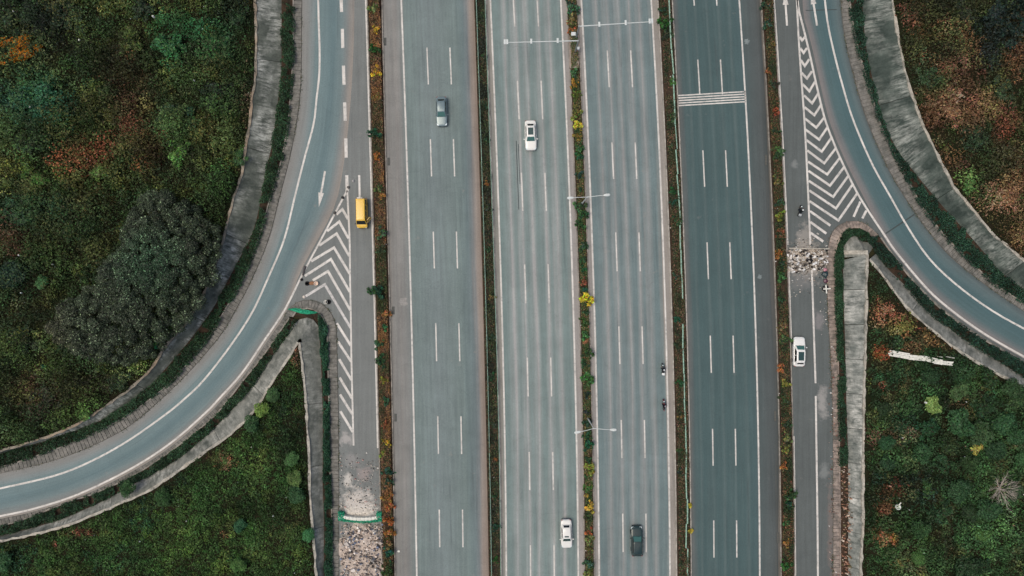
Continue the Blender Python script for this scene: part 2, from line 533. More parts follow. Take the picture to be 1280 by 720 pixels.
RN_GUT = [(1098, 294), (1090, 286), (1079, 278.5), (1068, 276), (1054, 278.5), (1043, 286), (1036.5, 299), (1033.5, 320), (1033, 345), (1035, 400), (1038, 450), (1040.5, 520), (1041, 600), (1041, 725)]
RN_KERB = [(1093, 299), (1084, 290), (1076, 285), (1068, 284), (1059, 287), (1050, 296), (1045, 309), (1043.5, 325), (1044, 345), (1045, 400), (1047, 450), (1048, 520), (1049, 600), (1050, 725)]
RN_HEDGE = [(1078, 302), (1070, 294), (1061, 298), (1055, 308), (1053.5, 325), (1054.5, 375), (1056.5, 440), (1058, 510), (1060, 580), (1060, 725)]
RN_RIM = [(1083.5, 318), (1083, 375), (1082, 430), (1080, 500), (1078.8, 580), (1078.5, 650), (1076, 725)]

def sm(pts, z=0.0, a=250, b=250, n=6):
    p = smooth(pts, n)
    return PA(ext(p, a, b), z)

# ------------------------------------------------------------------ ground, land
def strip(name, a, b, m, parent=None, n=None, kind=None, label=None, cols=1):
    """sheet between two lines; u runs across (0..1), v along in metres"""
    n = n or max(4, int(length(a) / 2.0))
    a, b = resample(a, n), resample(b, n)
    vs, uv, fs = [], [], []
    s = np.concatenate([[0], np.cumsum(np.linalg.norm(np.diff((a + b) / 2, axis=0), axis=1))])
    for i in range(n):
        for k in range(cols + 1):
            f = k / cols
            vs.append(a[i] * (1 - f) + b[i] * f)
            uv.append((f, s[i]))
    w = cols + 1
    for i in range(n - 1):
        for k in range(cols):
            fs.append((i * w + k, i * w + k + 1, (i + 1) * w + k + 1, (i + 1) * w + k))
    me = mesh(name, vs, fs, m, uv)
    me_up(me)
    o = link(name, me, parent)
    if kind: tag(o, label, None, None, kind)
    return o

def me_up(me):
    """turn faces upward"""
    if len(me.polygons) and sum(p.normal.z * p.area for p in me.polygons) < 0:
        me.flip_normals()

def sheet(name, poly, m, label, z=0.0, parent=None):
    vs = [Vector((p[0], p[1])) for p in poly]
    n = len(vs)
    r = delaunay_2d_cdt(vs, [], [list(range(n))], 1, 1e-4)
    v3 = [(v.x, v.y, z) for v in r[0]]
    me = mesh(name, v3, [tuple(f) for f in r[2]], m, [(v[0] * .05, v[1]) for v in v3])
    me_up(me)
    o = link(name, me, parent)
    if label: tag(o, label, None, None, 'structure')
    return o

# wide ground to the horizon
g = mesh('ground', [(-3000, -3000, -.4), (3000, -3000, -.4), (3000, 3000, -.4), (-3000, 3000, -.4)], [(0, 1, 2, 3)], M['ground'])
tag(link('ground', g), 'bare dull green ground under and around the interchange', None, None, 'structure')

ZT = 1.5   # height of the planted land above the roads
FAR = 620
def land(name, rim_px, outer_px, label, seed, amp):
    rim = [tuple(q) for q in ext(smooth(rim_px, 3), 250, 250)]
    poly = PA(rim + outer_px, ZT)
    rim3 = PA(rim, ZT)
    xs0, ys0, xs1, ys1 = poly[:, 0].min(), poly[:, 1].min(), poly[:, 0].max(), poly[:, 1].max()
    gx, gy = np.meshgrid(np.arange(xs0, xs1, 1.3), np.arange(ys0, ys1, 1.3))
    gx = gx.ravel() + rng.uniform(-.3, .3, gx.size); gy = gy.ravel() + rng.uniform(-.3, .3, gy.size)
    k = inside(gx, gy, poly) & (dist_line(gx, gy, poly) > .5)
    gx, gy = gx[k], gy[k]
    vs = [Vector((p[0], p[1])) for p in poly] + [Vector((x, y)) for x, y in zip(gx, gy)]
    r = delaunay_2d_cdt(vs, [], [list(range(len(poly)))], 1, 1e-4)
    X = np.array([v.x for v in r[0]]); Y = np.array([v.y for v in r[0]])
    def height(x, y):
        d = np.clip(dist_line(x, y, rim3) / 5, 0, 1)
        return ZT + d * (fbm(x, y, 11, seed) * amp - amp * .3 + fbm(x, y, 2.2, seed + 9) * .5 - .2)
    Z = height(X, Y)
    me = mesh(name, np.stack([X, Y, Z], 1), [tuple(f) for f in r[2]], M['soil_land'], smooth_=True)
    me_up(me)
    o = tag(link(name, me), label, None, None, 'structure')
    return dict(poly=poly, height=height, rim=rim3, obj=o)

def tail(pts, a=250, b=250):
    p = ext(smooth(pts, 3), a, b)
    return p

LAND = {}
LAND['nw'] = land('terrain_northwest', LO_RIM, [(-FAR, 700), (-FAR, -260)], 'dark green scrub land inside the left loop, upper left', 3, 1.6)
li = [tuple(q) for q in smooth(LI_RIM, 3)][::-1]
LAND['sw'] = land('terrain_southwest', li + [tuple(q) for q in smooth(LN_RIM, 3)], [(400, 975), (-FAR, 975), (-FAR, 760)], 'green grassy land below the left loop, lower left', 23, .9)
LAND['ne'] = land('terrain_northeast', RO_RIM, [(1900, 560), (1900, -260)], 'reddish brown scrub land outside the right loop, upper right', 43, 1.8)
LAND['se'] = land('terrain_southeast', [tuple(q) for q in smooth(RI_RIM, 3)][::-1] + [tuple(q) for q in smooth(RN_RIM, 3)], [(1075, 975), (1900, 975), (1900, 700)], 'dark green shrub land below the right loop, lower right', 63, 1.0)

# ------------------------------------------------------------------ roads
L1C, L1D = (112, 126, 124), (103, 118, 119)
M['asph_L1'] = asphalt('asphalt_left', [(0, (118, 113, 106)), (.03, (130, 129, 125)), (.085, (124, 125, 122)), (.11, (134, 132, 128)), (.17, (127, 128, 125)), (.215, (121, 126, 124)), (.25, L1C), (.5, (116, 128, 128)), (.78, L1C), (.86, L1D), (.92, (112, 120, 122)), (.955, (142, 134, 127)), (1, (134, 122, 112))], 15)
def tracks(base, light, fr, a, edge0, edge1, e0, e1, w=.022):
    st = [(0, edge0), (e0, edge0), (e0 + .025, base)]
    for f in fr:
        mid = tuple((p + q) / 2 for p, q in zip(base, light))
        st += [(f - w * 2.3, base), (f - w * .9, mid), (f, light), (f + w * .9, mid), (f + w * 2.3, base)]
    st += [(e1 - .02, base), (e1, edge1), (1, edge1)]
    return st
FR = (.225, .352, .482, .655, .78)
M['asph_L2'] = asphalt('asphalt_centre_left', tracks((115, 131, 129), (158, 158, 156), (.215, .345, .475, .635, .77), 0, (146, 142, 134), (148, 144, 140), .045, .94), 13)
M['asph_R1'] = asphalt('asphalt_centre_right', tracks((106, 122, 123), (145, 146, 144), (.224, .355, .487, .629, .76), 0, (148, 143, 138), (146, 141, 134), .05, .925), 13)
M['asph_R2'] = asphalt('asphalt_right', [(0, (110, 108, 104)), (.03, (96, 100, 99)), (.07, (76, 93, 94))] + [q for f in (.13, .26, .385, .51, .64) for q in ((f - .03, (72, 92, 93)), (f, (86, 102, 102)), (f + .03, (72, 92, 93)))] + [(.75, (74, 94, 96)), (.80, (80, 90, 90)), (.93, (82, 88, 88)), (.985, (66, 72, 72)), (1, (100, 96, 90))], 14, .08, (120, 122, 120))
M['asph_service_l'] = asphalt('asphalt_service_left', [(0, (116, 120, 118)), (1, (114, 119, 117))], 20, .1, spills=[(447, 628, 26, 20, (198, 192, 184), .9), (452, 640, 26, 9, (208, 204, 196), .9), (434, 600, 8, 9, (202, 198, 190), .8), (433, 548, 9, 10, (176, 172, 168), .7), (452, 690, 30, 44, (184, 172, 162), .9), (455, 592, 10, 12, (168, 152, 148), .5), (440, 575, 10, 10, (150, 148, 146), .6)])
M['asph_service_r'] = asphalt('asphalt_service_right', [(0, (94, 100, 99)), (1, (92, 98, 97))], 20, .1, (140, 134, 128), spills=[(1008, 326, 30, 24, (176, 168, 158), .8), (1006, 298, 13, 22, (166, 160, 152), .55), (1028, 503, 8, 24, (158, 156, 152), .75), (1024, 400, 8, 14, (140, 136, 136), .6), (1030, 590, 7, 14, (134, 138, 136), .6), (1000, 350, 22, 16, (122, 122, 120), .6), (993, 205, 5, 6, (138, 142, 140), .6), (1038, 660, 5, 70, (124, 112, 106), .6)])
M['asph_ramp_l'] = asphalt('asphalt_ramp_left', [(0, (132, 131, 127)), (.10, (129, 131, 128)), (.23, (124, 134, 134)), (.27, (111, 129, 130)), (.48, (107, 126, 128)), (.62, (98, 118, 121)), (.78, (112, 128, 129)), (.9, (124, 127, 125)), (1, (146, 139, 131))], 10, .07)
M['asph_ramp_r'] = asphalt('asphalt_ramp_right', [(0, (128, 122, 119)), (.12, (112, 114, 114)), (.26, (82, 103, 105)), (.5, (75, 99, 102)), (.68, (78, 101, 104)), (.9, (92, 107, 108)), (1, (84, 94, 95))], 10, .07, (128, 128, 126))

def road(name, a, b, m, label):
    return strip(name, vline(a), vline(b), m, None, 60, 'structure', label)
L1 = road('carriageway', A_R, B_L, M['asph_L1'], 'grey outer left carriageway with one silver car on it')
L2 = road('carriageway', B_R, C_L, M['asph_L2'], 'streaked centre left carriageway with two white sedans')
R1 = road('carriageway', C_R, D_L, M['asph_R1'], 'streaked centre right carriageway with a dark car and two motorcycles')
R2 = road('carriageway', D_R, E_L, M['asph_R2'], 'dark teal grey outer right carriageway without vehicles')

lo_gut = sm(LO_GUT); ro_gut = sm(RO_GUT)
# left service road + gore: one sheet, the loop ramp lies on it as its own surfacing
ln_gut_px = smooth(LN_GUT, 6)
poly = [tuple(q) for q in ext(smooth(LO_GUT, 6), 250, 250)] + [tuple(q) for q in ext(smooth(LI_GUT, 6), 0, 250)][::-1] + [tuple(q) for q in ln_gut_px[2:]] + [(424, 1000)] + [(float(A_L(y)), y) for y in np.linspace(1000, -260, 40)]
SVL = sheet('slip_road', PA(poly), M['asph_service_l'], 'grey left service road with the chevron gore and yellow van')
poly = [(float(E_R(y)), y) for y in np.linspace(-260, 1000, 40)] + [(1041, 1000)] + [tuple(q) for q in smooth(RN_GUT, 6)][::-1] + [tuple(q) for q in ext(smooth(RI_KERB, 6), 0, 250)][1:] + [tuple(q) for q in ext(smooth(RO_GUT, 6), 250, 250)][::-1]
SVR = sheet('slip_road', PA(poly), M['asph_service_r'], 'grey right service road with the chevron gore and white car')

ramp_in = [(443, -250), (443, 0), (440, 100), (433, 180), (424, 238)] + [(x - 4, y) for x, y in LI_LINE[1:4]] + [(x + 2, y + 3) for x, y in LI_LINE[4:]]
RPL = strip('ramp', PA(ext(smooth(LO_GUT, 6), 240, 250), .004), PA(ext(smooth(ramp_in, 6), 0, 250), .004), M['asph_ramp_l'], None, 70, 'structure', 'blue grey left loop ramp curving out to the lower left')
ramp_in = [(1003, -250), (1003, -10)] + [(x + 5, y) for x, y in RI_LINE[2:9]] + [(x - 1, y + 2) for x, y in RI_LINE[9:]]
RPR = strip('ramp', PA(ext(smooth(ramp_in, 6), 0, 250), .004), PA(ext(smooth(RO_GUT, 6), 240, 250), .004), M['asph_ramp_r'], None, 70, 'structure', 'teal grey right loop ramp curving out to the right edge')

# ------------------------------------------------------------------ painted markings
ZM = .009
def stripe(name, line, w, parent, m='white_paint', z=None):
    z = z or {'edge_line': .013, 'lane_arrow': .009, 'rumble_bar': .013, 'skid_mark': .006, 'expansion_joint': .006}.get(name, ZM)
    p = np.array(line, float); p[:, 2] = z
    return strip(name, offset(p, -w / 2), offset(p, w / 2), M[m], parent, len(p))

def dash(name, a, b, w, parent, m='white_paint'):
    return stripe(name, np.array([P(*a), P(*b)]), w, parent, m)

def vstripe(f, parent, y0=-470, y1=1190, w=.26):
    ys = np.linspace(y0, y1, max(4, int((y1 - y0) / 25)))
    return stripe('edge_line', vline(f, ZM, ys), w, parent)
for f, p in ((L1_LINE, L1), (L2_LA, L2), (L2_LB, L2), (R1_LA, R1), (R1_LB, R1), (R2_LB, R2)):
    vstripe(f, p)
def lane(cols, parent, w=.2):
    for starts, x in cols:
        d = np.array(x, float)
        co = np.polyfit(d[:, 1], d[:, 0], 2)
        for y0, y1 in starts:
            dash('lane_dash', (np.polyval(co, y0), y0), (np.polyval(co, y1), y1), w, parent)
s1 = [(-55, -9), (59.5, 105.5), (174, 220.5), (289.5, 335.5), (404, 451.5), (520.5, 567.5), (637, 684), (753, 800)]
lane([(s1, [(533.7, 60), (538.6, 197), (542.3, 312), (545.5, 428), (547.3, 544), (549.5, 660)]), (s1, [(562.5, 60), (567.2, 197), (571.3, 312), (574.5, 428), (576.3, 544), (578.5, 660)])], L1)
s2 = [(-12, 33), (101, 149), (216, 263.5), (330.5, 379), (447, 495.5), (565, 612.5), (681.5, 729), (797, 845)]
lane([(s2, [(642.5, 15), (647.8, 125), (652.8, 241), (656.5, 355), (659.7, 471), (661.8, 589), (663.2, 700)]), (s2, [(672.3, 15), (677.2, 125), (682, 241), (686, 355), (689, 471), (691.2, 589), (692.7, 700)])], L2)
s3 = [(-52, -6), (63, 109), (178, 223.5), (290.5, 339), (408, 455), (525, 572.5), (642, 690), (758, 805)]
lane([(s3, [(760.3, 86), (766, 201), (770.5, 315), (774.2, 431), (777, 548), (778.7, 666)]), (s3, [(789.5, 86), (795, 201), (799.5, 315), (803.2, 431), (806, 548), (807.6, 666)])], R1)
s4 = [(-40, 7), (74.5, 118), (188, 233.5), (303, 349), (419.5, 466), (536, 582), (650.5, 697), (766, 812)]
lane([(s4, [(867.3, 0), (873.5, 96), (880, 211), (884.5, 326), (888.4, 442), (891, 559), (892.4, 674)]), (s4, [(895.5, 0), (902, 96), (908.3, 211), (913, 326), (916.8, 442), (919.5, 559), (921, 674)])], R2)
for k in range(5):
    dash('rumble_bar', (847.5, 119.5 + 3.15 * k), (932, 114.5 + 3.15 * k), .2, R2)

stripe('edge_line', sm(LO_LINE, ZM), .3, RPL)
stripe('edge_line', PA(ext(smooth(LI_LINE, 6), 0, 250), ZM), .3, SVL)
stripe('edge_line', PA(smooth([(434, 238), (437, 300), (437.6, 350), (438.6, 400), (439.3, 450), (440.5, 500), (442, 557)], 6), ZM), .28, SVL)
vstripe(XL([457.3, 461.6, 466, 470, 472.3, 475]), SVL, -260, 560, .28)
for a, b in (((424.5, -36), (425, -14)), ((426.2, -9), (427, 15)), ((428, 36), (428.5, 60)), ((429.4, 82), (430, 106)), ((430.8, 128), (431.6, 151)), ((432.3, 173), (432.8, 197)), ((433.4, 219), (434, 239))):
    dash('lane_dash', a, b, .5, SVL)
def vee(L, A, R_, w, parent, m='white_paint'):
    pts = [q for q in (L, A, R_) if q is not None]
    if len(pts) == 2:
        return dash('chevron_bar', pts[0], pts[1], w, parent, m)
    q = [P(*p, ZM) for p in pts]
    d1 = (q[1] - q[0]).normalized(); d2 = (q[2] - q[1]).normalized()
    n1 = Vector((d1.y, -d1.x, 0)); n2 = Vector((d2.y, -d2.x, 0))
    mt = (n1 + n2).normalized(); mt /= max(.35, mt.dot(n1))
    h = w / 2
    vs = [q[0] - n1 * h, q[0] + n1 * h, q[1] - mt * h, q[1] + mt * h, q[2] - n2 * h, q[2] + n2 * h]
    me = mesh('chevron', vs, [(0, 1, 3, 2), (2, 3, 5, 4)], M[m]); me_up(me)
    return link('chevron', me, parent)
for L_, A_, R_ in (((420.5, 268), (428, 261.5), (435, 274)), ((409, 289), (424, 277), (435.7, 298)), ((399, 307), (420.7, 292), (436.5, 320)), ((389, 326.5), (417.5, 309.5), (437, 342)), ((381, 345), (413.6, 324), (437.4, 365)), ((391, 350.5), (410, 339), (438, 388))):
    vee(L_, A_, R_, 0.40, SVL)
vee((381, 371), (406, 355.5), (438.4, 410), 0.40, SVL, 'worn_paint')
for a, b in (((421, 404), (438.5, 432)), ((422.5, 427), (439, 452)), ((424, 449), (439.3, 475)), ((424.5, 472), (440, 498)), ((425, 493), (440.5, 518)), ((425.5, 514), (441, 540))):
    vee(a, None, b, 0.40, SVL)
stripe('edge_line', PA(ext(smooth(RO_LINE, 6), 250, 250), ZM), .3, RPR)
stripe('edge_line', PA(ext(smooth(RI_LINE, 6), 0, 250), ZM), .32, SVR)
stripe('edge_line', PA(smooth([(986, -250), (995.8, -5), (999.5, 67), (1005.5, 150), (1009.4, 225), (1013, 306)], 6), ZM), .3, SVR)
dash('edge_line', (1014.6, 333), (1019.4, 479), .3, SVR)
stripe('edge_line', PA([(1019.7, 495), (1021, 570), (1022.6, 720), (1024, 980)], ZM), .3, SVR)
vstripe(S_LINE, SVR, -260, 306, .26); vstripe(S_LINE, SVR, 336, 424, .24); vstripe(S_LINE, SVR, 545, 980, .24)
for q in (((999.8, 46), (1002.6, 50.5), (1006.3, 46)), ((1000.3, 60), (1004.5, 66), (1008.8, 60)), ((1001, 75), (1006, 82.5), (1011.5, 74)), ((1002, 91), (1008.7, 98), (1015, 89)), ((1003.3, 105), (1011.7, 114), (1018.7, 102)), ((1005, 119), (1015.2, 129), (1023.3, 116)), ((1005.8, 134), (1018, 144), (1027, 130)), ((1006, 148), (1020.3, 159.5), (1031, 146)), ((1007, 162), (1024, 174.5), (1035, 158)), ((1008, 175), (1027.2, 189.5), (1040, 171)), ((1009, 188), (1030.3, 204), (1045, 185)), ((1010, 202), (1034, 218), (1050, 197)), ((1010.5, 213.5), (1037.5, 232), (1055, 209)), ((1011, 226), (1041.5, 246), (1061, 219)), ((1011.5, 238), (1045, 260.5), (1066.5, 229.5)), ((1012, 251.5), (1048, 275.5), (1072, 241))):
    vee(*q, .37, SVR)
for a, b in (((1012.5, 264), (1038, 282)), ((1013, 277.5), (1033, 292)), ((1013.3, 291), (1029, 302)), ((1075.5, 252), (1067, 271)), ((1083, 263), (1078, 273))):
    vee(a, None, b, .38, SVR)

def arrow(tail_, neck, tip, parent, w=.32, hw=.9):
    a, b, c = P(*tail_, ZM), P(*neck, ZM), P(*tip, ZM)
    d = (c - a).normalized(); n = Vector((d.y, -d.x, 0))
    vs = [a - n * w / 2, a + n * w / 2, b + n * w / 2, b - n * w / 2, b + n * hw / 2, b - n * hw / 2, c]
    me = mesh('lane_arrow', vs, [(0, 1, 2, 3), (3, 2, 4, 6, 5)], M['white_paint']); me_up(me)
    return link('lane_arrow', me, parent)
arrow((406.3, 214), (401.5, 241), (398.5, 259), SVL)
arrow((449, 219), (449.6, 246.5), (450.2, 264), SVL)
arrow((983.8, 32), (982, 6), (981, -12), SVR)
arrow((1021.3, 32), (1017, 5), (1013.5, -12), SVR)

# ------------------------------------------------------------------ gutters, kerbs, planted beds, slopes
def kerb(parent, line, w, h, m, z0=-.05, stone=1.0):
    """row of kerb stones with open joints, one part"""
    n = max(3, int(length(line) / stone))
    p = resample(line, n + 1)
    a, b = offset(p, -w / 2), offset(p, w / 2)
    mb = MB()
    for i in range(n):
        e = .012
        q = [a[i] * (1 - e) + a[i + 1] * e, b[i] * (1 - e) + b[i + 1] * e, b[i] * e + b[i + 1] * (1 - e), a[i] * e + a[i + 1] * (1 - e)]
        dz = h + random.uniform(-.012, .012)
        sh = np.array([random.uniform(-.012, .012), random.uniform(-.012, .012)])
        mb.hexa([(v[0] + sh[0], v[1] + sh[1], z0) for v in q][::-1], [(v[0] + sh[0], v[1] + sh[1], dz) for v in q][::-1])
    o = mb.build('kerb', M[m], parent)
    fixn(o)
    return tag(o, kind='stuff')

def fixn(o):
    bm = bmesh.new(); bm.from_mesh(o.data)
    bmesh.ops.recalc_face_normals(bm, faces=bm.faces)
    bm.to_mesh(o.data); bm.free()

def match(a, b):
    """for each point of a the nearest point of line b, kept in order"""
    bb = resample(b, 1500)
    j = [int(np.argmin(((bb[:, :2] - p[:2]) ** 2).sum(1))) for p in a]
    j = np.maximum.accumulate(j)
    return bb[j]

def channel(label, road_side, hedge_side, m='gutter', slab=.62, z=.1):
    """covered drain beside the road: dark bed, cover slabs, light kerb"""
    n = max(6, int(length(road_side) / slab))
    a = resample(road_side, n + 1); b = match(a, hedge_side)
    base = strip('gutter', np.c_[a[:, :2], np.full(n + 1, .02)], np.c_[b[:, :2], np.full(n + 1, .02)], M['joint'], None, n + 1, 'structure', label)
    mb = MB()
    for i in range(n):
        if random.random() < .012: continue
        e = .05
        f0, f1 = .06, .94
        c = lambda i_, f: a[i_] * (1 - f) + b[i_] * f
        q = [c(i, f0) * (1 - e) + c(i + 1, f0) * e, c(i, f1) * (1 - e) + c(i + 1, f1) * e, c(i, f1) * e + c(i + 1, f1) * (1 - e), c(i, f0) * e + c(i + 1, f0) * (1 - e)]
        dz = z + random.uniform(-.025, .02)
        mb.hexa([(v[0], v[1], -.02) for v in q], [(v[0], v[1], dz) for v in q])
    o = mb.build('cover_slab', M[m], base); fixn(o); tag(o, kind='stuff')
    kerb(base, offset(b, 0), .2, .2, 'kerb_dim' if m == 'gutter' else 'gutter_old')
    return base

def bed(label, a, b, m='soil_dark', z=.06):
    a = np.array(a, float); b = np.array(b, float); a[:, 2] = z; b[:, 2] = z
    return strip('planting_bed', a, b, M[m], None, 80, 'structure', label)

def slope(label, low, high, m, pl=5.0, z0=.06, ztop=ZT, coping=.34, copm='coping'):
    """concrete revetment: single panels with joints, lighter coping along the top"""
    root = tag(empty('concrete_slope', tuple(low[len(low) // 2])), label, 'retaining wall')
    L = length(high)
    n = max(2, int(L / pl))
    k = max(6, int(pl * 1.2))
    B = resample(high, n * k + 1); A = match(B, low)
    off = Vector(root.location)
    v0 = 0.0
    for i in range(n):
        vs, uv, fs = [], [], []
        w = 3
        e = .035 / (L / n) * k
        for j in range(k + 1):
            t = i * k + j + (e if j == 0 else -e if j == k else 0)
            i0 = min(int(t), n * k - 1); fr = t - i0
            a = A[i0] * (1 - fr) + A[i0 + 1] * fr; b = B[i0] * (1 - fr) + B[i0 + 1] * fr
            for q in range(w + 1):
                f = q / w
                p = a * (1 - f) + b * f
                z = z0 + (ztop - z0) * f + random.uniform(-.02, .02)
                vs.append((p[0] - off.x, p[1] - off.y, z - off.z)); uv.append((v0 + j * L / n / k, f * 3.4))
        v0 += L / n + 3.7
        nt = len(vs)
        vs += [(x, y, z - .28) for x, y, z in vs]; uv += uv
        W = w + 1
        for j in range(k):
            for q in range(w):
                x0 = j * W + q
                fs.append((x0, x0 + 1, x0 + W + 1, x0 + W)); fs.append((nt + x0, nt + x0 + W, nt + x0 + W + 1, nt + x0 + 1))
        for q in range(w):
            fs.append((q, nt + q, nt + q + 1, q + 1)); x0 = k * W + q
            fs.append((x0, x0 + 1, nt + x0 + 1, nt + x0))
        for j in range(k):
            x0 = j * W; fs.append((x0, x0 + W, nt + x0 + W, nt + x0))
            x0 = j * W + w; fs.append((x0, nt + x0, nt + x0 + W, x0 + W))
        o = link('slope_panel', mesh('slope_panel', vs, fs, M[m], uv), root); fixn(o)
    if coping:
        nn = max(4, int(L / .9))
        p = resample(high, nn + 1)
        j1 = rng.uniform(-.3, .35, nn + 1); j2 = rng.uniform(-.3, .35, nn + 1)
        mid = np.asarray(low).mean(0) - np.asarray(high).mean(0)
        a, b = offset(p, -coping / 2), offset(p, coping / 2)
        mb = MB()
        for i in range(nn):
            q = [a[i] + (a[i] - b[i]) * j1[i], b[i] + (b[i] - a[i]) * j2[i], b[i + 1] + (b[i + 1] - a[i + 1]) * j2[i + 1], a[i + 1] + (a[i + 1] - b[i + 1]) * j1[i + 1]]
            zt = ztop + .09 + random.uniform(-.02, .02)
            mb.hexa([(v[0] - off.x, v[1] - off.y, ztop - .25 - off.z) for v in q], [(v[0] - off.x, v[1] - off.y, zt - off.z) for v in q])
        o = mb.build('coping', M[copm], root); fixn(o); tag(o, kind='stuff')
    return root

lo_kerb, lo_hedge = sm(LO_KERB), sm(LO_HEDGE)
li_gut, li_hedge = sm(LI_GUT, a=0), sm(LI_HEDGE, a=0)
ln_gut, ln_kerb, ln_hedge = sm(LN_GUT, a=0), sm(LN_KERB, a=0), sm(LN_HEDGE, a=0)
ro_kerb, ro_hedge = sm(RO_KERB), sm(RO_HEDGE)
ri_kerb, ri_hedge = sm(RI_KERB, a=0), sm(RI_HEDGE, a=0)
rn_gut, rn_kerb, rn_hedge = sm(RN_GUT, a=0), sm(RN_KERB, a=0), sm(RN_HEDGE, a=0)
channel('slab covered gutter along the outside of the left loop', lo_gut, lo_kerb)
li_road = sm([(x + 3.0, y + 3.0) for x, y in LI_LINE[4:]], a=0)
channel('slab covered gutter along the inside of the left loop', li_road, li_gut)
channel('slab covered gutter round the left nose and down the service road', ln_gut, ln_kerb)
channel('slab covered gutter along the outside of the right loop', ro_gut, ro_kerb)
ri_road = sm([(x - 3.5, y + 3.0) for x, y in RI_LINE[9:]], a=0)
channel('narrow slab covered gutter along the inside of the right loop', ri_road, ri_kerb)
channel('slab covered gutter round the right nose and down the service road', rn_gut, rn_kerb, 'gutter_old')
bed('soil bed of the outer left hedge', lo_kerb, lo_hedge)
bed('soil bed of the inner left hedge', li_gut, li_hedge)
bed('soil bed of the hedge at the left nose', ln_kerb, ln_hedge)
bed('soil bed of the outer right hedge', ro_kerb, ro_hedge)
bed('soil bed of the inner right hedge', ri_kerb, ri_hedge)
bed('soil bed of the hedge at the right nose', rn_kerb, rn_hedge)
slope('long dark grey concrete slope curving outside the left loop', lo_hedge, sm(LO_RIM, ZT), 'slope_dark', 13.0, copm='coping_dim')
slope('narrow light grey concrete slope curving inside the left loop', li_hedge, sm(LI_RIM, ZT, a=0), 'slope_light', 10.0)
slope('straight grey concrete slope running down from the left nose', sm(LN_HEDGE[2:], a=0), sm(LN_RIM, ZT, a=0), 'slope_mid', 9.0)
slope('wide mossy grey concrete slope outside the right loop', ro_hedge, sm(RO_RIM, ZT), 'slope_teal', 15.0)
slope('narrow light concrete slope curving inside the right loop', ri_hedge, sm(RI_RIM, ZT, a=0), 'slope_light', 10.0)
slope('straight pale concrete slope running down from the right nose', sm(RN_HEDGE[4:], a=0), sm(RN_RIM, ZT, a=0), 'slope_striped', 5.5)

def cap(label, low, high, z0=.06):
    """rounded concrete end of a nose, a fan of slabs"""
    root = tag(empty('concrete_apron', tuple(P(*high))), label, 'concrete apron')
    off = Vector(root.location)
    c = P(*high, ZT)
    p = [P(*q, z0) for q in low]
    for a, b in zip(p[:-1], p[1:]):
        e = .012
        a2, b2 = a.lerp(b, e), b.lerp(a, e)
        ca, cb = c.lerp(a, .12), c.lerp(b, .12)
        q = [v - off for v in (a2, b2, cb, ca)]
        vs = q + [v - Vector((0, 0, .25)) for v in q]
        o = link('slope_panel', mesh('slope_panel', vs, [(0, 1, 2, 3), (7, 6, 5, 4), (0, 4, 5, 1), (1, 5, 6, 2), (2, 6, 7, 3), (3, 7, 4, 0)], M['slope_light'], [(v[0], v[1]) for v in vs]), root); fixn(o)
    return root
cap('pale concrete apron with white litter at the tip of the left nose', [(356, 424), (366, 406), (375, 399), (384, 397), (392, 400), (398, 408), (400, 430)], (374, 427))
cap('pale rounded concrete apron at the tip of the right nose', [(1053.5, 322), (1055, 308), (1061, 298), (1070, 294), (1078, 302), (1086, 303), (1092, 309)], (1084, 320))
mb = MB(); mb.hexa([P(1054, 318, .3), P(1085, 318, ZT - .15), P(1085, 313, ZT - .15), P(1054.5, 313, .3)], [P(1054, 318, .55), P(1085, 318, ZT + .15), P(1085, 313, ZT + .15), P(1054.5, 313, .55)])
o = mb.build('concrete_beam', M['coping']); fixn(o)
tag(o, 'pale cream concrete beam across the head of the right nose slope', 'concrete beam')

def median(label, l, r, m, kl='kerb_dim', kr='kerb_dim', z=.09):
    o = strip('median_strip', vline(l, z), vline(r, z), M[m], None, 60, 'structure', label)
    if kl: kerb(o, vline(l), .18, .15, kl)
    if kr: kerb(o, vline(r), .18, .15, kr)
    return o
median('planted strip between the left service road and the outer left carriageway', A_L, A_R, 'soil_red')
median('narrow dark planted strip with a thin green railing', B_L, B_R, 'soil_dark', None, 'kerb')
median('central planted median with the lamp posts', C_L, C_R, 'soil_red')
median('planted strip with the pale green guard rail', D_L, D_R, 'soil_dark', 'kerb', 'kerb')
median('planted strip between the dark right carriageway and the right service road', E_L, E_R, 'soil_dark')

# ------------------------------------------------------------------ foliage
def leaves(name, pos, size, col, m, up=.8, aspect=.55, parent=None, loc=None, outward=None):
    """a mesh of single leaf blades; col is the colour of each leaf"""
    n = len(pos)
    size = np.broadcast_to(np.asarray(size, float), (n,))
    nr = rng.normal(size=(n, 3)); nr[:, 2] = np.abs(nr[:, 2]) + up
    if outward is not None: nr += outward * 1.1
    nr /= np.linalg.norm(nr, axis=1)[:, None]
    t = np.cross(nr, rng.normal(size=(n, 3)))
    t /= np.linalg.norm(t, axis=1)[:, None] + 1e-9
    b = np.cross(nr, t)
    l = (size * .5)[:, None]; w = l * aspect
    V = np.empty((n, 4, 3), np.float32)
    V[:, 0] = pos - t * l; V[:, 1] = pos + b * w; V[:, 2] = pos + t * l; V[:, 3] = pos - b * w
    me = bpy.data.meshes.new(name)
    me.vertices.add(n * 4); me.loops.add(n * 4); me.polygons.add(n)
    me.vertices.foreach_set('co', V.ravel())
    me.loops.foreach_set('vertex_index', np.arange(n * 4, dtype=np.int32))
    me.polygons.foreach_set('loop_start', np.arange(0, n * 4, 4, dtype=np.int32))
    a = me.attributes.new('Col', 'FLOAT_COLOR', 'FACE')
    c = np.ones((n, 4), np.float32); c[:, :3] = col
    a.data.foreach_set('color', c.ravel())
    me.materials.append(m)
    me.update(calc_edges=True)
    if name.startswith('_'): return me
    return link(name, me, parent, loc)

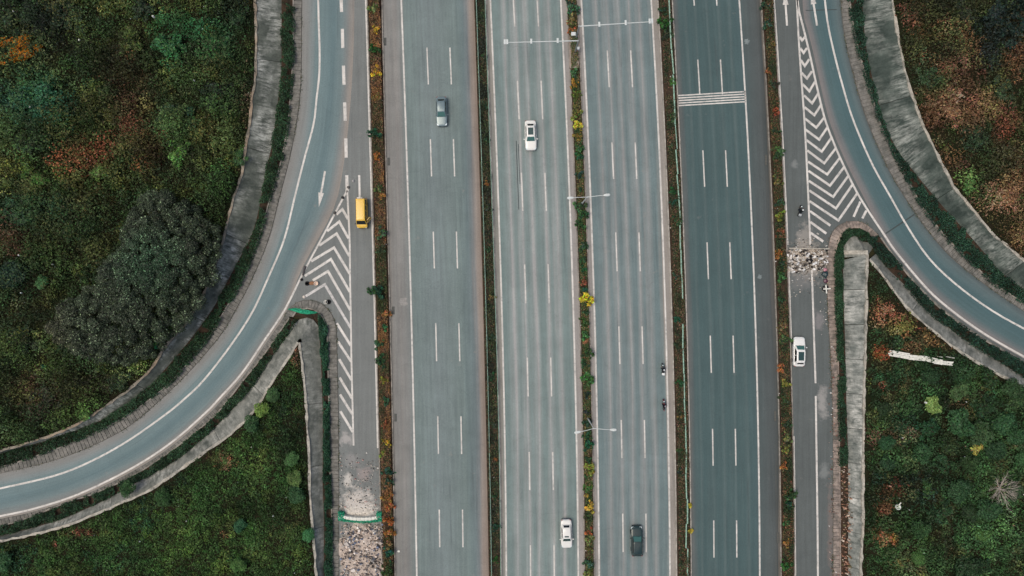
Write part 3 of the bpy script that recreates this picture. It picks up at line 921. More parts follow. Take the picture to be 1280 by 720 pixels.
def L3(r, g, b, k=1.0):
    return np.array(lin(r, g, b, k)[:3])

GAIN = 2.3   # leaf albedo against the look of a whole crown, which shades itself
def blob_colours(x, y, base, blobs, seed):
    """species patches: base mix + patches at surveyed places (picture units)"""
    n = len(x)
    px = 640 + x * S * H / (H - ZT); py = 360 - y * S * H / (H - ZT)
    f = fbm(x, y, 7, seed)[:, None]; f2 = fbm(x, y, 2.5, seed + 5)[:, None]
    c0, c1, c2 = [np.array(L3(*q)) for q in base]
    c = c0 * (1 - np.clip((f - .45) * 6, 0, 1)) + c1 * np.clip((f - .45) * 6, 0, 1)
    k = np.clip((f2 - .55) * 7, 0, 1)
    c = c * (1 - k) + c2 * k
    wob = (fbm(x, y, 4, seed + 20) - .5) * 1.7
    for bx, by, rx, ry, cc, st in blobs:
        d = np.sqrt(((px - bx) / rx) ** 2 + ((py - by) / ry) ** 2) + wob
        k = (np.clip(1.25 - d, 0, 1) * st)[:, None]
        c = c * (1 - k * .5) + np.array(L3(*cc)) * k * .5
        k = k * .6
        pick = (rng.random((n, 1)) < k)
        c = np.where(pick, L3(*cc), c)
    return c

def cover(key, name, label, dens, base, blobs, seed, hmax=.9, view=(-60, -60, 1340, 780), size=(.18, .42), thin=.30, crad=.75, leaf_per=55, tone=.95):
    ld = LAND[key]
    poly = ld['poly']
    x0, y1 = P(view[0], view[1], ZT)[:2]; x1, y0 = P(view[2], view[3], ZT)[:2]
    bx0, by0 = max(poly[:, 0].min(), x0), max(poly[:, 1].min(), y0)
    bx1, by1 = min(poly[:, 0].max(), x1), min(poly[:, 1].max(), y1)
    n = int((bx1 - bx0) * (by1 - by0) * dens)
    x = rng.uniform(bx0, bx1, n); y = rng.uniform(by0, by1, n)
    k = inside(x, y, poly); x, y = x[k], y[k]
    dd = dist_line(x, y, ld['rim'])
    den = fbm(x, y, 3.1, seed + 31)
    k = (den + rng.uniform(-.12, .12, len(x)) > thin) & (dd > rng.uniform(.0, .8, len(x)))
    x, y, dd = x[k], y[k], dd[k]
    # two thirds of the leaves form separate clumps, the rest is low growth between them
    nl = len(x)
    ncl = int(nl / leaf_per)
    ci = rng.choice(nl, ncl, replace=False)
    cx, cy, cd = x[ci], y[ci], dd[ci]
    cr = np.clip(rng.lognormal(math.log(crad), .5, ncl), crad * .35, crad * 3.2) * np.clip(cd / 1.5, .35, 1)
    cz = ld['height'](cx, cy)
    n1 = int(nl * .72)
    w = cr ** 2; k = rng.choice(ncl, n1, p=w / w.sum())
    d = rng.normal(size=(n1, 3)); d /= np.linalg.norm(d, axis=1)[:, None]; d[:, 2] = np.abs(d[:, 2])
    rad = cr[k] * rng.uniform(.45, 1.08, n1) ** .6 * (1 + .25 * np.sin(5 * np.arctan2(d[:, 1], d[:, 0]) + k))
    p1 = np.stack([cx[k] + d[:, 0] * rad, cy[k] + d[:, 1] * rad, cz[k] + .05 + d[:, 2] * rad * hmax], 1)
    j = rng.choice(nl, nl - n1, replace=False)
    p0 = np.stack([x[j], y[j], ld['height'](x[j], y[j]) + rng.uniform(.03, .3, len(j))], 1)
    ccl = blob_colours(cx, cy, base, blobs, seed) * rng.lognormal(-.05, .36 if crad > .5 else .2, (ncl, 1)) * (1 + rng.normal(0, .07, (ncl, 3)))
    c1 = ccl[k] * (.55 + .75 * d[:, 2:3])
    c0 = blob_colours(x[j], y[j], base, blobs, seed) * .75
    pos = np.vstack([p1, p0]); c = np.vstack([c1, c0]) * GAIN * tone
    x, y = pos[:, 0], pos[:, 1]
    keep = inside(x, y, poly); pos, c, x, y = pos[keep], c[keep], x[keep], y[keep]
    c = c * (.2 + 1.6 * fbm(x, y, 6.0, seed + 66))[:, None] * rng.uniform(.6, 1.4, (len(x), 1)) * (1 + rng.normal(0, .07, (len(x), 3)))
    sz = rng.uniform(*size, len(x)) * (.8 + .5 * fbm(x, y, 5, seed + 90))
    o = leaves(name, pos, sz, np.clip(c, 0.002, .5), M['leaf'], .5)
    return tag(o, label, 'ground cover', None, 'stuff')

G1, G2, OL, RB, TL = (36, 52, 28), (44, 60, 34), (58, 62, 34), (72, 48, 36), (36, 60, 44)
cover('nw', 'scrub_cover', 'mixed dark green and reddish scrub covering the upper left land', 80,
      (G1, (46, 62, 32), (66, 72, 36)),
      [(60, 30, 60, 40, (26, 34, 26), .9), (215, 45, 30, 45, (40, 82, 46), .8), (170, 45, 35, 25, (66, 74, 36), .7), (60, 130, 45, 30, (34, 66, 48), .7),
       (175, 110, 35, 40, (72, 52, 36), .75), (165, 155, 30, 20, (86, 58, 40), .7), (118, 195, 36, 28, (88, 52, 34), .75), (200, 195, 22, 25, (84, 50, 36), .6),
       (275, 115, 30, 22, (20, 28, 20), .9), (265, 180, 26, 30, (66, 68, 36), .6), (280, 55, 30, 40, (38, 72, 44), .6), (270, 85, 20, 20, (70, 74, 38), .6),
       (20, 210, 35, 35, (72, 74, 38), .7), (48, 218, 18, 14, (72, 110, 52), .6), (160, 220, 40, 14, (62, 66, 34), .6), (60, 270, 50, 40, (30, 52, 36), .7),
       (100, 300, 50, 40, (56, 62, 34), .6), (25, 300, 30, 25, (70, 52, 38), .5), (20, 345, 28, 18, (24, 42, 34), .9), (40, 420, 45, 35, (50, 56, 32), .6), (90, 395, 24, 30, (40, 52, 32), .5),
       (55, 490, 60, 25, (64, 44, 34), .6), (130, 480, 40, 20, (42, 44, 30), .7), (20, 530, 40, 22, (48, 66, 38), .6), (100, 520, 40, 15, (70, 92, 46), .6), (295, 160, 12, 50, (62, 70, 38), .5), (308, 130, 5, 50, (128, 104, 84), .6),
       (240, 215, 25, 20, (40, 48, 30), .6), (290, 20, 20, 20, (34, 44, 30), .6), (120, 250, 25, 20, (70, 66, 38), .6)],
      101, 1.35, thin=.2, crad=1.15, leaf_per=120, tone=1.0)
cover('sw', 'grass_cover', 'green grass and weeds covering the lower left land', 84,
      ((41, 63, 31), (48, 70, 34), (61, 76, 37)),
      [(280, 575, 14, 10, (100, 66, 50), .8), (262, 570, 12, 8, (90, 60, 46), .7), (105, 665, 30, 7, (100, 62, 48), .8), (70, 682, 9, 7, (120, 66, 54), .8), (283, 667, 6, 6, (130, 84, 62), .7),
       (180, 640, 25, 30, (24, 46, 32), .7), (215, 610, 25, 25, (28, 44, 30), .7), (235, 680, 45, 50, (60, 80, 36), .5), (290, 590, 35, 40, (52, 72, 36), .5), (300, 655, 9, 8, (28, 60, 48), .8), (360, 520, 25, 50, (30, 48, 28), .8), (372, 446, 6, 16, (104, 76, 62), .95), (340, 640, 40, 40, (40, 64, 34), .6), (20, 700, 45, 25, (30, 56, 36), .7), (120, 700, 60, 20, (36, 62, 36), .6), (330, 690, 30, 30, (60, 76, 40), .5), (362, 650, 20, 20, (70, 72, 44), .4)],
      131, .7, size=(.16, .34), thin=.14, crad=.36, leaf_per=20, tone=1.1)
cover('ne', 'scrub_cover', 'reddish brown bracken and scrub covering the upper right land', 74,
      ((46, 50, 30), (80, 60, 42), (46, 60, 32)),
      [(1235, 40, 40, 35, (22, 30, 26), .95), (1270, 15, 30, 30, (22, 36, 30), .9), (1135, 25, 15, 20, (110, 70, 54), .7), (1150, 40, 8, 16, (140, 104, 72), .7), (1175, 40, 7, 18, (140, 98, 68), .7), (1205, 45, 8, 25, (134, 96, 66), .7), (1165, 75, 26, 12, (116, 76, 58), .6),
       (1175, 65, 20, 16, (38, 42, 28), .7), (1155, 95, 25, 20, (40, 52, 32), .7), (1200, 90, 22, 18, (76, 52, 40), .7), (1190, 130, 35, 22, (120, 88, 70), .75), (1265, 90, 12, 30, (118, 82, 60), .6), (1235, 130, 20, 20, (92, 88, 52), .6),
       (1165, 165, 20, 20, (96, 70, 54), .6), (1215, 170, 20, 20, (36, 46, 30), .7), (1250, 160, 18, 25, (100, 62, 46), .6), (1200, 200, 20, 22, (60, 44, 34), .7), (1210, 235, 16, 22, (60, 82, 44), .6), (1250, 200, 30, 20, (52, 52, 34), .6), (1255, 240, 25, 20, (104, 78, 60), .6), (1235, 270, 15, 20, (86, 78, 48), .6), (1270, 285, 15, 20, (78, 72, 46), .5), (1245, 110, 20, 15, (42, 52, 34), .6), (1120, 60, 5, 60, (128, 84, 62), .5)],
      171, .9, crad=1.0, leaf_per=90, tone=1.0)
cover('se', 'scrub_cover', 'dark green weeds with rusty patches covering the lower right land', 76,
      ((34, 54, 32), (42, 64, 36), (60, 62, 38)),
      [(1105, 390, 25, 16, (128, 76, 58), .8), (1130, 405, 25, 14, (112, 66, 50), .7), (1100, 350, 18, 18, (40, 60, 36), .7), (1120, 408, 12, 10, (112, 112, 62), .7), (1100, 440, 12, 10, (148, 74, 48), .8), (1165, 425, 25, 12, (104, 78, 52), .7), (1135, 435, 12, 8, (120, 80, 56), .6), (1105, 475, 25, 18, (32, 58, 36), .7), (1100, 480, 5, 6, (110, 66, 50), .7),
       (1195, 505, 14, 14, (98, 70, 56), .6), (1115, 455, 6, 5, (150, 112, 92), .8), (1103, 614, 10, 8, (132, 80, 56), .8), (1104, 637, 10, 9, (120, 44, 42), .9), (1114, 672, 7, 7, (166, 92, 48), .9), (1100, 668, 7, 6, (128, 78, 54), .7), (1110, 545, 30, 10, (80, 66, 52), .5), (1130, 540, 12, 9, (104, 82, 68), .6), (1095, 540, 6, 5, (140, 112, 96), .7), (1122, 700, 25, 18, (86, 82, 52), .5), (1235, 680, 35, 30, (54, 82, 46), .6), (1260, 640, 20, 20, (58, 84, 48), .5), (1150, 600, 40, 40, (26, 40, 30), .6), (1135, 520, 25, 25, (26, 50, 32), .6), (1085, 500, 4, 60, (84, 96, 52), .6)],
      211, .8, crad=.6, leaf_per=40, tone=1.0)

def crown_mesh(name, lobes, n, size, spread=.3, tone=(.5, 1.45), m=None, shell=.62, gap=.0, seed=0):
    """leaf blades over and inside a set of lobes (x, y, z, r)"""
    r_ = np.random.default_rng(seed)
    lb = np.array(lobes, float)
    w = lb[:, 3] ** 2
    idx = r_.choice(len(lb), n, p=w / w.sum())
    d = r_.normal(size=(n, 3)); d /= np.linalg.norm(d, axis=1)[:, None]
    d[:, 2] = np.where(d[:, 2] < -.35, -d[:, 2], d[:, 2])
    rad = r_.uniform(shell, 1.0, n) ** .7 * (1 + r_.normal(0, .09, n))
    pos = lb[idx, :3] + d * (lb[idx, 3] * rad)[:, None] * np.array([1, 1, .85])
    t = r_.uniform(*tone, n) * r_.uniform(.75, 1.2, len(lb))[idx]
    col = np.clip(t[:, None] * (1 + r_.normal(0, spread * .25, (n, 3))), .05, 3)
    return leaves('_' + name, pos, r_.uniform(size * .65, size * 1.35, n), col, m or M['leaf'], .35, .55, outward=d)

def dome_lobes(k, seed, flat=.75, rr=(.34, .55)):
    r_ = np.random.default_rng(seed)
    out = [(0, 0, .55 * flat, .62)]
    for i in range(k):
        a = 2 * math.pi * (i + r_.uniform(-.3, .3)) / k
        d = r_.uniform(.3, .66)
        r = r_.uniform(*rr)
        out.append((math.cos(a) * d, math.sin(a) * d, (.35 + r_.uniform(0, .55)) * flat, r))
    return out
CROWNS = {
    'round': [crown_mesh('round_crown', dome_lobes(7, 40 + i, .95, (.36, .5)), 1500, .17, m=M['leaf'], seed=i) for i in range(4)],
    'loose': [crown_mesh('loose_crown', dome_lobes(6, 60 + i, .8, (.24, .5)), 520, .27, .6, (.4, 1.6), m=M['leaf'], shell=.3, seed=10 + i) for i in range(5)],
    'scrub': [crown_mesh('scrub_crown', [(0, 0, .3, .4)] + [(math.cos(a) * d_, math.sin(a) * d_, z_, r__) for a, d_, z_, r__ in zip(np.random.default_rng(90 + i).uniform(0, 6.28, 15), np.random.default_rng(91 + i).uniform(.2, 1.0, 15), np.random.default_rng(92 + i).uniform(.1, .55, 15), np.random.default_rng(93 + i).uniform(.14, .38, 15))], 1100, .15, .6, (.4, 1.5), m=M['leaf'], shell=.2, seed=30 + i) for i in range(5)],
    'strip': [crown_mesh('strip_crown', [(0, 0, .4, .4)] + [(math.cos(a) * d_ * .8, math.sin(a) * d_, z_, r__) for a, d_, z_, r__ in zip(np.random.default_rng(190 + i).uniform(0, 6.28, 9), np.random.default_rng(191 + i).uniform(.2, .95, 9), np.random.default_rng(192 + i).uniform(.1, .8, 9), np.random.default_rng(193 + i).uniform(.12, .36, 9))], 420, .26, .9, (.25, 1.7), m=M['leaf'], shell=.1, seed=130 + i) for i in range(7)],
    'small': [crown_mesh('small_crown', dome_lobes(5, 80 + i, .8, (.25, .48)), 260, .34, .6, (.4, 1.6), m=M['leaf'], shell=.25, seed=20 + i) for i in range(5)],
}
def stem_mesh(seed):
    r_ = random.Random(seed)
    mb = MB()
    mb.tube((0, 0, -.15), (.02, 0, .3), .07, .05, 6)
    for i in range(5):
        a = 2 * math.pi * i / 5 + r_.uniform(-.3, .3)
        mb.tube((.02, 0, .25), (math.cos(a) * .45, math.sin(a) * .45, .55 + r_.uniform(0, .25)), .035, .012, 5)
    return mb.data('stem', M['bark'])
STEMS = [stem_mesh(i) for i in range(3)]
CNT = [0]
def shrub(name, label, cat, loc, r, col, kind='round', group=None, hz=1.0, sx=1.0, sy=1.0):
    i = CNT[0]; CNT[0] += 1
    root = empty(name, loc, random.uniform(0, 6.28), 1)
    root.scale = (r * sx, r * sy, r * hz)
    c = link('crown', CROWNS[kind][i % len(CROWNS[kind])], root)
    c.color = (*[min(.6, v * GAIN) for v in L3(*col)], 1)
    link('stem', STEMS[i % 3], root)
    return tag(root, label, cat, group)

# --- hedges along the ramps
def hedge(label, a, b, seed, h=.9, dens=190, col=(34, 54, 36), over=.25, y_view=(-80, 800)):
    n = max(8, int(length(a) / .5))
    A, B = resample(a, n) * ((H - .65) / H), resample(b, n) * ((H - .65) / H)
    seg = rng.uniform(0, n - 1.001, 400000)
    i = seg.astype(int); f = (seg - i)[:, None]
    pa = A[i] * (1 - f) + A[i + 1] * f; pb = B[i] * (1 - f) + B[i + 1] * f
    wid = np.linalg.norm(pb - pa, axis=1)
    area = float(np.mean(wid) * length((A + B) / 2))
    N_ = min(400000, int(area * dens))
    keep = rng.random(len(seg)) < (wid / wid.max()) * (N_ / (400000 * (wid / wid.max()).mean()))
    seg, pa, pb, wid = seg[keep], pa[keep], pb[keep], wid[keep]
    n2 = len(seg)
    u = rng.random(n2)
    along = seg * .5
    edge = (fbm(along * 1.0, np.zeros(n2), 1.2, seed) - .5) * 2.2
    uu = (u[:, None] * (1 + 2 * over / np.maximum(wid, .5)[:, None]) - over / np.maximum(wid, .5)[:, None])
    pos = pa * (1 - uu) + pb * uu
    top = h * (1 - np.abs(2 * u - 1 + edge) ** 2.4 * .75) * (.25 + 1.45 * fbm(pos[:, 0], pos[:, 1], 1.5, seed + 3))
    pos[:, 2] = .1 + np.clip(top, .05, 2) * rng.uniform(.55, 1.04, n2)
    k = (np.abs(u - .5 + edge * .22) < .52 - rng.uniform(0, .16, n2)) & (fbm(pos[:, 0], pos[:, 1], 1.8, seed + 40) > .34)
    py = 360 - pos[:, 1] * S; px = 640 + pos[:, 0] * S
    k &= (py > -90) & (py < 810) & (px > -90) & (px < 1370)
    pos = pos[k]
    c = L3(*col) * GAIN * rng.uniform(.5, 1.5, (len(pos), 1)) * (.3 + 1.5 * fbm(pos[:, 0], pos[:, 1], 1.9, seed + 8))[:, None] * (1 + rng.normal(0, .1, (len(pos), 3)))
    mid = (A + B) / 2
    root = empty('hedge', tuple(mid[len(mid) // 2]))
    off = np.array(root.location); off[2] = 0; root.location.z = 0
    leaves('foliage', pos - off, rng.uniform(.13, .34, len(pos)), np.clip(c, 0, .5), M['leaf'], .3, parent=root)
    mb = MB()
    q = resample(mid, max(4, int(length(mid) / 1.1)))
    for p in q:
        if not (-90 < 360 - p[1] * S < 810 and -90 < 640 + p[0] * S < 1370): continue
        x, y = p[0] - off[0] + random.uniform(-.15, .15), p[1] - off[1] + random.uniform(-.15, .15)
        for s in range(3):
            mb.tube((x, y, 0), (x + random.uniform(-.3, .3), y + random.uniform(-.3, .3), h * .6), .02, .01, 4)
    tag(mb.build('stems', M['bark'], root), kind='stuff')
    return tag(root, label, 'hedge')
hedge('long dark green hedge between the outer left gutter and slope', lo_kerb, lo_hedge, 300)
hedge('thin dark hedge along the inside of the left loop', li_gut, li_hedge, 310, .8, over=.1)
hedge('straight bluish green hedge beside the left nose slope', sm(LN_KERB[4:], a=0), sm(LN_HEDGE[2:], a=0), 320, .8, col=(32, 58, 42), over=.1)
hedge('dark green hedge between the outer right gutter and slope', ro_kerb, ro_hedge, 330, col=(28, 50, 38))
hedge('bushy dark hedge along the inside of the right loop', ri_kerb, ri_hedge, 340, 1.0, col=(24, 44, 34))
hedge('dark green hedge wrapped round the right nose', rn_kerb[:sum(1 for q in rn_kerb if 360 - q[1] * S < 590)], rn_hedge[:sum(1 for q in rn_hedge if 360 - q[1] * S < 590)], 350, .9, col=(30, 50, 34), over=.1)

# --- the big spreading tree inside the left loop
def big_tree():
    out = smooth([(176, 240), (212, 236), (232, 252), (248, 262), (268, 278), (278, 306), (274, 338), (258, 368), (238, 398), (208, 428), (186, 448), (150, 458), (112, 452), (78, 440), (58, 424), (58, 400), (78, 374), (108, 356), (122, 330), (142, 308), (148, 282), (162, 258)], 4)
    zc = 5.0
    poly = PA(out, zc)
    r_ = np.random.default_rng(5)
    lobes = []
    tries = 0
    while len(lobes) < 230 and tries < 20000:
        tries += 1
        x = r_.uniform(poly[:, 0].min(), poly[:, 0].max()); y = r_.uniform(poly[:, 1].min(), poly[:, 1].max())
        ax, ay = np.array([x]), np.array([y])
        if not inside(ax, ay, poly)[0]: continue
        d = dist_line(ax, ay, np.vstack([poly, poly[:1]]))[0]
        r = r_.uniform(.7, 1.5)
        if d < r * .6: continue
        if any((x - l[0]) ** 2 + (y - l[1]) ** 2 < (.62 * (r + l[3]) * .8) ** 2 for l in lobes): continue
        z = 2.8 + 4.6 * (1 - math.exp(-d / 2.6)) + r_.uniform(-.6, .5)
        lobes.append((x, y, z, r))
    base = P(172, 352, ZT + .1)
    root = empty('tree', base)
    lb = np.array(lobes); n = 95000
    w = lb[:, 3] ** 2
    i = r_.choice(len(lb), n, p=w / w.sum())
    d = r_.normal(size=(n, 3)); d /= np.linalg.norm(d, axis=1)[:, None]
    d[:, 2] = np.where(d[:, 2] < -.3, -d[:, 2], d[:, 2])
    pos = lb[i, :3] + d * (lb[i, 3] * r_.uniform(.55, 1.06, n) ** .7)[:, None] * np.array([1, 1, .85])
    px = 640 + pos[:, 0] * S; py = 360 - pos[:, 1] * S
    grn = np.clip(1.3 - np.hypot((px - 215) / 45, (py - 330) / 40), 0, 1)[:, None]
    tan = np.clip(1.3 - np.hypot((px - 85) / 40, (py - 415) / 40), 0, 1)[:, None]
    c = np.array(L3(50, 60, 44)) * (1 - grn) + np.array(L3(46, 68, 48)) * grn
    c = c * (1 - tan) + np.array(L3(56, 58, 42)) * tan
    tone = r_.uniform(.25, .85, n) * r_.uniform(.6, 1.3, len(lb))[i] * (.55 + .55 * np.clip(d[:, 2] + .3, 0, 1))  # dome shading put into the leaf colour: upward leaves lighter, side and lower ones darker
    pale = (r_.random(n) < .075) & (d[:, 2] > .2)  # sky glints on glossy upper leaves, painted in as a much lighter leaf colour
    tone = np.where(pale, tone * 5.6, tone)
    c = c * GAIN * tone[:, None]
    pos -= np.array(base)
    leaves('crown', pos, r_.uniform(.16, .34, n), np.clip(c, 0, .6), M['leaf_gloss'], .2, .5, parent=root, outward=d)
    mb = MB()
    mb.tube((0, 0, -.4), (.2, .1, 1.4), .42, .3, 10)
    for l in lobes[::2]:
        q = Vector(l[:3]) - base
        mid_ = Vector((q.x * .45, q.y * .45, 1.2 + .25 * q.z))
        mb.tube((.2, .1, 1.2), mid_, .13, .08, 6); mb.tube(mid_, q, .08, .03, 5)
    mb.build('trunk', M['bark'], root)
    tag(root, 'huge spreading dark grey green tree overhanging the left concrete slope', 'tree')
big_tree()

# --- single shrubs on the land
def ground_z(key, x, y):
    return float(LAND[key]['height'](np.array([x]), np.array([y]))[0])
def on_land(key, px, py):
    p = P(px, py, ZT)
    z = ground_z(key, p.x, p.y)
    p = P(px, py, z + .3)
    return (p.x, p.y, ground_z(key, p.x, p.y) - .05)

ORD = ['first', 'second', 'third', 'fourth', 'fifth', 'sixth', 'seventh', 'eighth', 'ninth', 'tenth', 'eleventh', 'twelfth', 'thirteenth', 'fourteenth', 'fifteenth', 'sixteenth', 'seventeenth', 'eighteenth', 'nineteenth', 'twentieth', 'twenty-first', 'twenty-second', 'twenty-third', 'twenty-fourth', 'twenty-fifth', 'twenty-sixth', 'twenty-seventh', 'twenty-eighth', 'twenty-ninth', 'thirtieth', 'thirty-first', 'thirty-second', 'thirty-third', 'thirty-fourth', 'thirty-fifth', 'thirty-sixth', 'thirty-seventh', 'thirty-eighth', 'thirty-ninth', 'fortieth']
DG, MG = (30, 52, 42), (44, 66, 46)
SE = [(1161, 470, 11, DG), (1193, 489, 13, (48, 66, 50)), (1225, 510, 15, DG), (1192, 529, 16, DG), (1157, 535, 13, (28, 56, 46)), (1222, 541, 14, (40, 58, 46)), (1252, 530, 16, (36, 64, 50)),
      (1184, 557, 13, (38, 58, 46)), (1150, 564, 14, DG), (1243, 562, 13, DG), (1180, 578, 14, DG), (1266, 545, 13, DG), (1197, 612, 15, (28, 48, 40)), (1158, 612, 14, (40, 62, 44)), (1172, 641, 15, (26, 44, 38)), (1147, 660, 14, (30, 50, 38)),
      (1106, 553, 11, (30, 56, 46)), (1102, 510, 11, (28, 44, 36)), (1147, 698, 9, (52, 78, 50)), (1202, 707, 16, (28, 46, 38)), (1222, 706, 14, (30, 50, 40)), (1233, 637, 14, DG), (1208, 578, 13, (34, 52, 38)), (1260, 484, 13, (32, 50, 40)), (1233, 472, 15, (30, 48, 38)), (1108, 580, 11, (26, 46, 40)), (1262, 612, 13, (34, 48, 42)), (1277, 572, 10, (44, 74, 54)), (1227, 668, 12, (48, 72, 46)), (1212, 640, 12, (30, 48, 38)), (1270, 500, 11, (34, 52, 40))]
for i, (x, y, r, c) in enumerate(sorted(SE, key=lambda q: q[1])):
    k = random.uniform(.98, 1.3); k *= .8; c = ((c[0] + 7) * k, (c[1] + 9) * k, (c[2] - 5) * k)
    shrub('round_shrub', 'round dark green shrub on the lower right land, %s of its kind from the top' % ORD[i], 'shrub', on_land('se', x, y), r / S * random.uniform(.85, 1.12), c, 'scrub' if i % 4 == 1 else 'round', 'round shrubs on the lower right land', random.uniform(.8, 1.1), random.uniform(.88, 1.12), random.uniform(.88, 1.12))
shrub('round_shrub', 'bright yellowish green round shrub among dark ones, lower right land', 'shrub', on_land('se', 1162, 507), 12 / S, (92, 112, 62), 'round')
shrub('loose_shrub', 'pale yellow leaved loose shrub among the dark shrubs, lower right', 'shrub', on_land('se', 1221, 559), 11 / S, (124, 118, 60), 'small', None, .6)
SW = [(342, 493, 10, (42, 62, 46)), (328, 511, 10.5, (74, 92, 52)), (315, 530, 11.5, (34, 54, 42)), (365, 574, 10, (50, 74, 52)), (370, 597, 10.5, (62, 78, 52)), (372, 618, 12, (34, 56, 44)), (300, 656, 9, (30, 58, 48)), (386, 668, 9, (44, 82, 60)), (300, 705, 10, (50, 74, 46)), (8, 700, 13, (36, 60, 46)), (160, 610, 11, (32, 52, 38)), (205, 620, 12, (34, 54, 38))]
LB = ['grey green round shrub nearest the tip of the left nose', 'olive green round shrub second from the left nose', 'dark green round shrub third from the left nose', 'soft green shrub beside the straight left slope, upper one', 'olive round shrub beside the straight left slope, middle one', 'dark round shrub beside the straight left slope, lowest one', 'lone teal green shrub in the middle of the lower left grass', 'bluish green shrub touching the straight left slope near the bottom', 'light green shrub near the bottom edge of the lower left grass', 'dark green shrub in the bottom left corner', 'dark shrub below the left loop slope, the left one of a pair', 'dark shrub below the left loop slope, the right one of a pair']
for (x, y, r, c), lb in zip(SW, LB):
    c = (c[0] + 6, c[1] + 9, c[2] - 4)
    shrub('round_shrub', lb, 'shrub', on_land('sw', x, y), r / S, c, 'round', None, .95)
NW = [(25, 66, 19, (142, 88, 20), 'loose', 'orange flowering shrub near the top left corner', .8), (226, 190, 17, (84, 124, 62), 'loose', 'bright green sapling above the big tree', .8), (55, 352, 9, (54, 88, 54), 'round', 'small mid green shrub left of the big tree', .9), (14, 345, 20, (26, 46, 38), 'round', 'large dark shrub at the left edge beside the big tree', .7),
      (55, 460, 5, (30, 84, 62), 'small', 'small emerald shrub at the lower left foot of the big tree', .9), (196, 432, 6, (34, 100, 66), 'small', 'small emerald shrub at the lower right foot of the big tree', .9), (215, 60, 20, (44, 86, 52), 'loose', 'tall bright green bush near the top, left of the slope', .9), (60, 130, 22, (38, 74, 54), 'loose', 'broad teal green bush below the orange shrub', .7), (46, 222, 12, (78, 112, 54), 'loose', 'light green bush at the left, above the scrub clearing', .8),
      (270, 60, 18, (50, 84, 52), 'loose', 'olive green bush close to the slope near the top', .8), (275, 118, 17, (26, 36, 26), 'loose', 'nearly black bush close to the left slope', .8), (165, 55, 18, (74, 86, 44), 'loose', 'yellowish olive bush near the top middle of the scrub', .8), (125, 215, 13, (78, 102, 50), 'small', 'pale green weedy bush above the big tree, left of the sapling', .7), (220, 150, 20, (40, 66, 46), 'loose', 'mid green bush above the bright sapling', .7), (85, 25, 20, (34, 46, 34), 'loose', 'dark bush at the top edge right of the orange shrub', .8), (20, 20, 18, (36, 50, 36), 'loose', 'dark bush above the orange shrub in the corner', .8),
      (40, 180, 20, (38, 54, 38), 'loose', 'dark green bush at the left edge under the teal bush', .7), (20, 270, 20, (34, 54, 38), 'loose', 'dull green bush at the left edge above the large dark shrub', .7), (100, 290, 14, (46, 68, 42), 'loose', 'mid green bush just left of the big tree top', .6), (300, 20, 11, (40, 62, 40), 'loose', 'green bush touching the top of the left slope', .7), (296, 200, 11, (50, 76, 46), 'loose', 'green bush on the slope edge above the big tree', .7), (180, 10, 17, (34, 46, 34), 'loose', 'dark bush at the top edge in the middle of the scrub', .8), (60, 500, 16, (42, 46, 34), 'loose', 'dark olive bush above the left end of the loop', .5), (105, 520, 9, (76, 104, 54), 'small', 'light green bush on the edge of the loop slope', .7), (150, 478, 12, (40, 56, 40), 'loose', 'dull green bush below the big tree', .6), (30, 420, 16, (40, 54, 36), 'loose', 'olive bush at the left edge below the dark shrub', .5)]
for x, y, r, c, k, lb, hz in NW:
    c = tuple(v * .8 + w * .2 for v, w in zip(c, (44, 58, 32))) if y != 66 else c
    shrub('bush', lb, 'bush', on_land('nw', x, y), r / S * (1.25 if k == 'loose' else 1), c, 'scrub' if k == 'loose' else k, None, hz, 1.2 if y == 66 else 1, .8 if y == 66 else 1)
NE = [(1240, 20, 20, (26, 38, 34), 'big dark bush at the top of the upper right scrub'), (1268, 40, 18, (26, 42, 36), 'big dark bush at the right edge near the top'), (1205, 15, 14, (40, 48, 36), 'dark olive bush at the top, left of the big dark one'), (1160, 95, 16, (42, 58, 38), 'green bush beside the right loop slope, upper one'), (1215, 175, 17, (38, 54, 36), 'green bush in the middle of the upper right scrub'), (1210, 232, 13, (64, 92, 50), 'light green bush beside the right loop slope, lower one'), (1250, 112, 15, (46, 60, 40), 'green bush at the right edge of the brown scrub'), (1190, 145, 14, (122, 94, 72), 'dry brown bush in the upper right scrub'), (1258, 245, 14, (108, 84, 62), 'dry brown bush near the lower end of the right scrub'), (1140, 15, 10, (52, 72, 46), 'small green bush at the top next to the right slope')]
for x, y, r, c, lb in NE:
    shrub('bush', lb, 'bush', on_land('ne', x, y), r / S, c, 'scrub', None, .9)

# bare tree, lower right
def bare_tree(px, py):
    r_ = random.Random(3)
    loc = on_land('se', px, py)
    root = empty('bare_tree', loc)
    tr, br = MB(), MB()
    tr.tube((0, 0, -.2), (.1, .05, 1.3), .13, .09, 7)
    for i in range(24):
        a = 2 * math.pi * i / 24 + r_.uniform(-.2, .2); e = r_.uniform(.2, 1.0); l = r_.uniform(1.4, 3.0)
        p0 = Vector((.1, .05, r_.uniform(.7, 1.3)))
        p1 = p0 + Vector((math.cos(a) * math.cos(e), math.sin(a) * math.cos(e), math.sin(e))) * l
        br.tube(p0, p1, .03, .014, 5)
        for j in range(9):
            q0 = p0.lerp(p1, r_.uniform(.35, 1)); a2 = a + r_.uniform(-.9, .9)
            br.tube(q0, q0 + Vector((math.cos(a2), math.sin(a2), r_.uniform(.1, .7))) * r_.uniform(.4, 1.1), .014, .007, 4)
    tr.build('trunk', M['twig'], root); br.build('branches', M['twig'], root)
    tag(root, 'leafless pale grey tree among the shrubs, lower right', 'tree')
bare_tree(1245, 610)

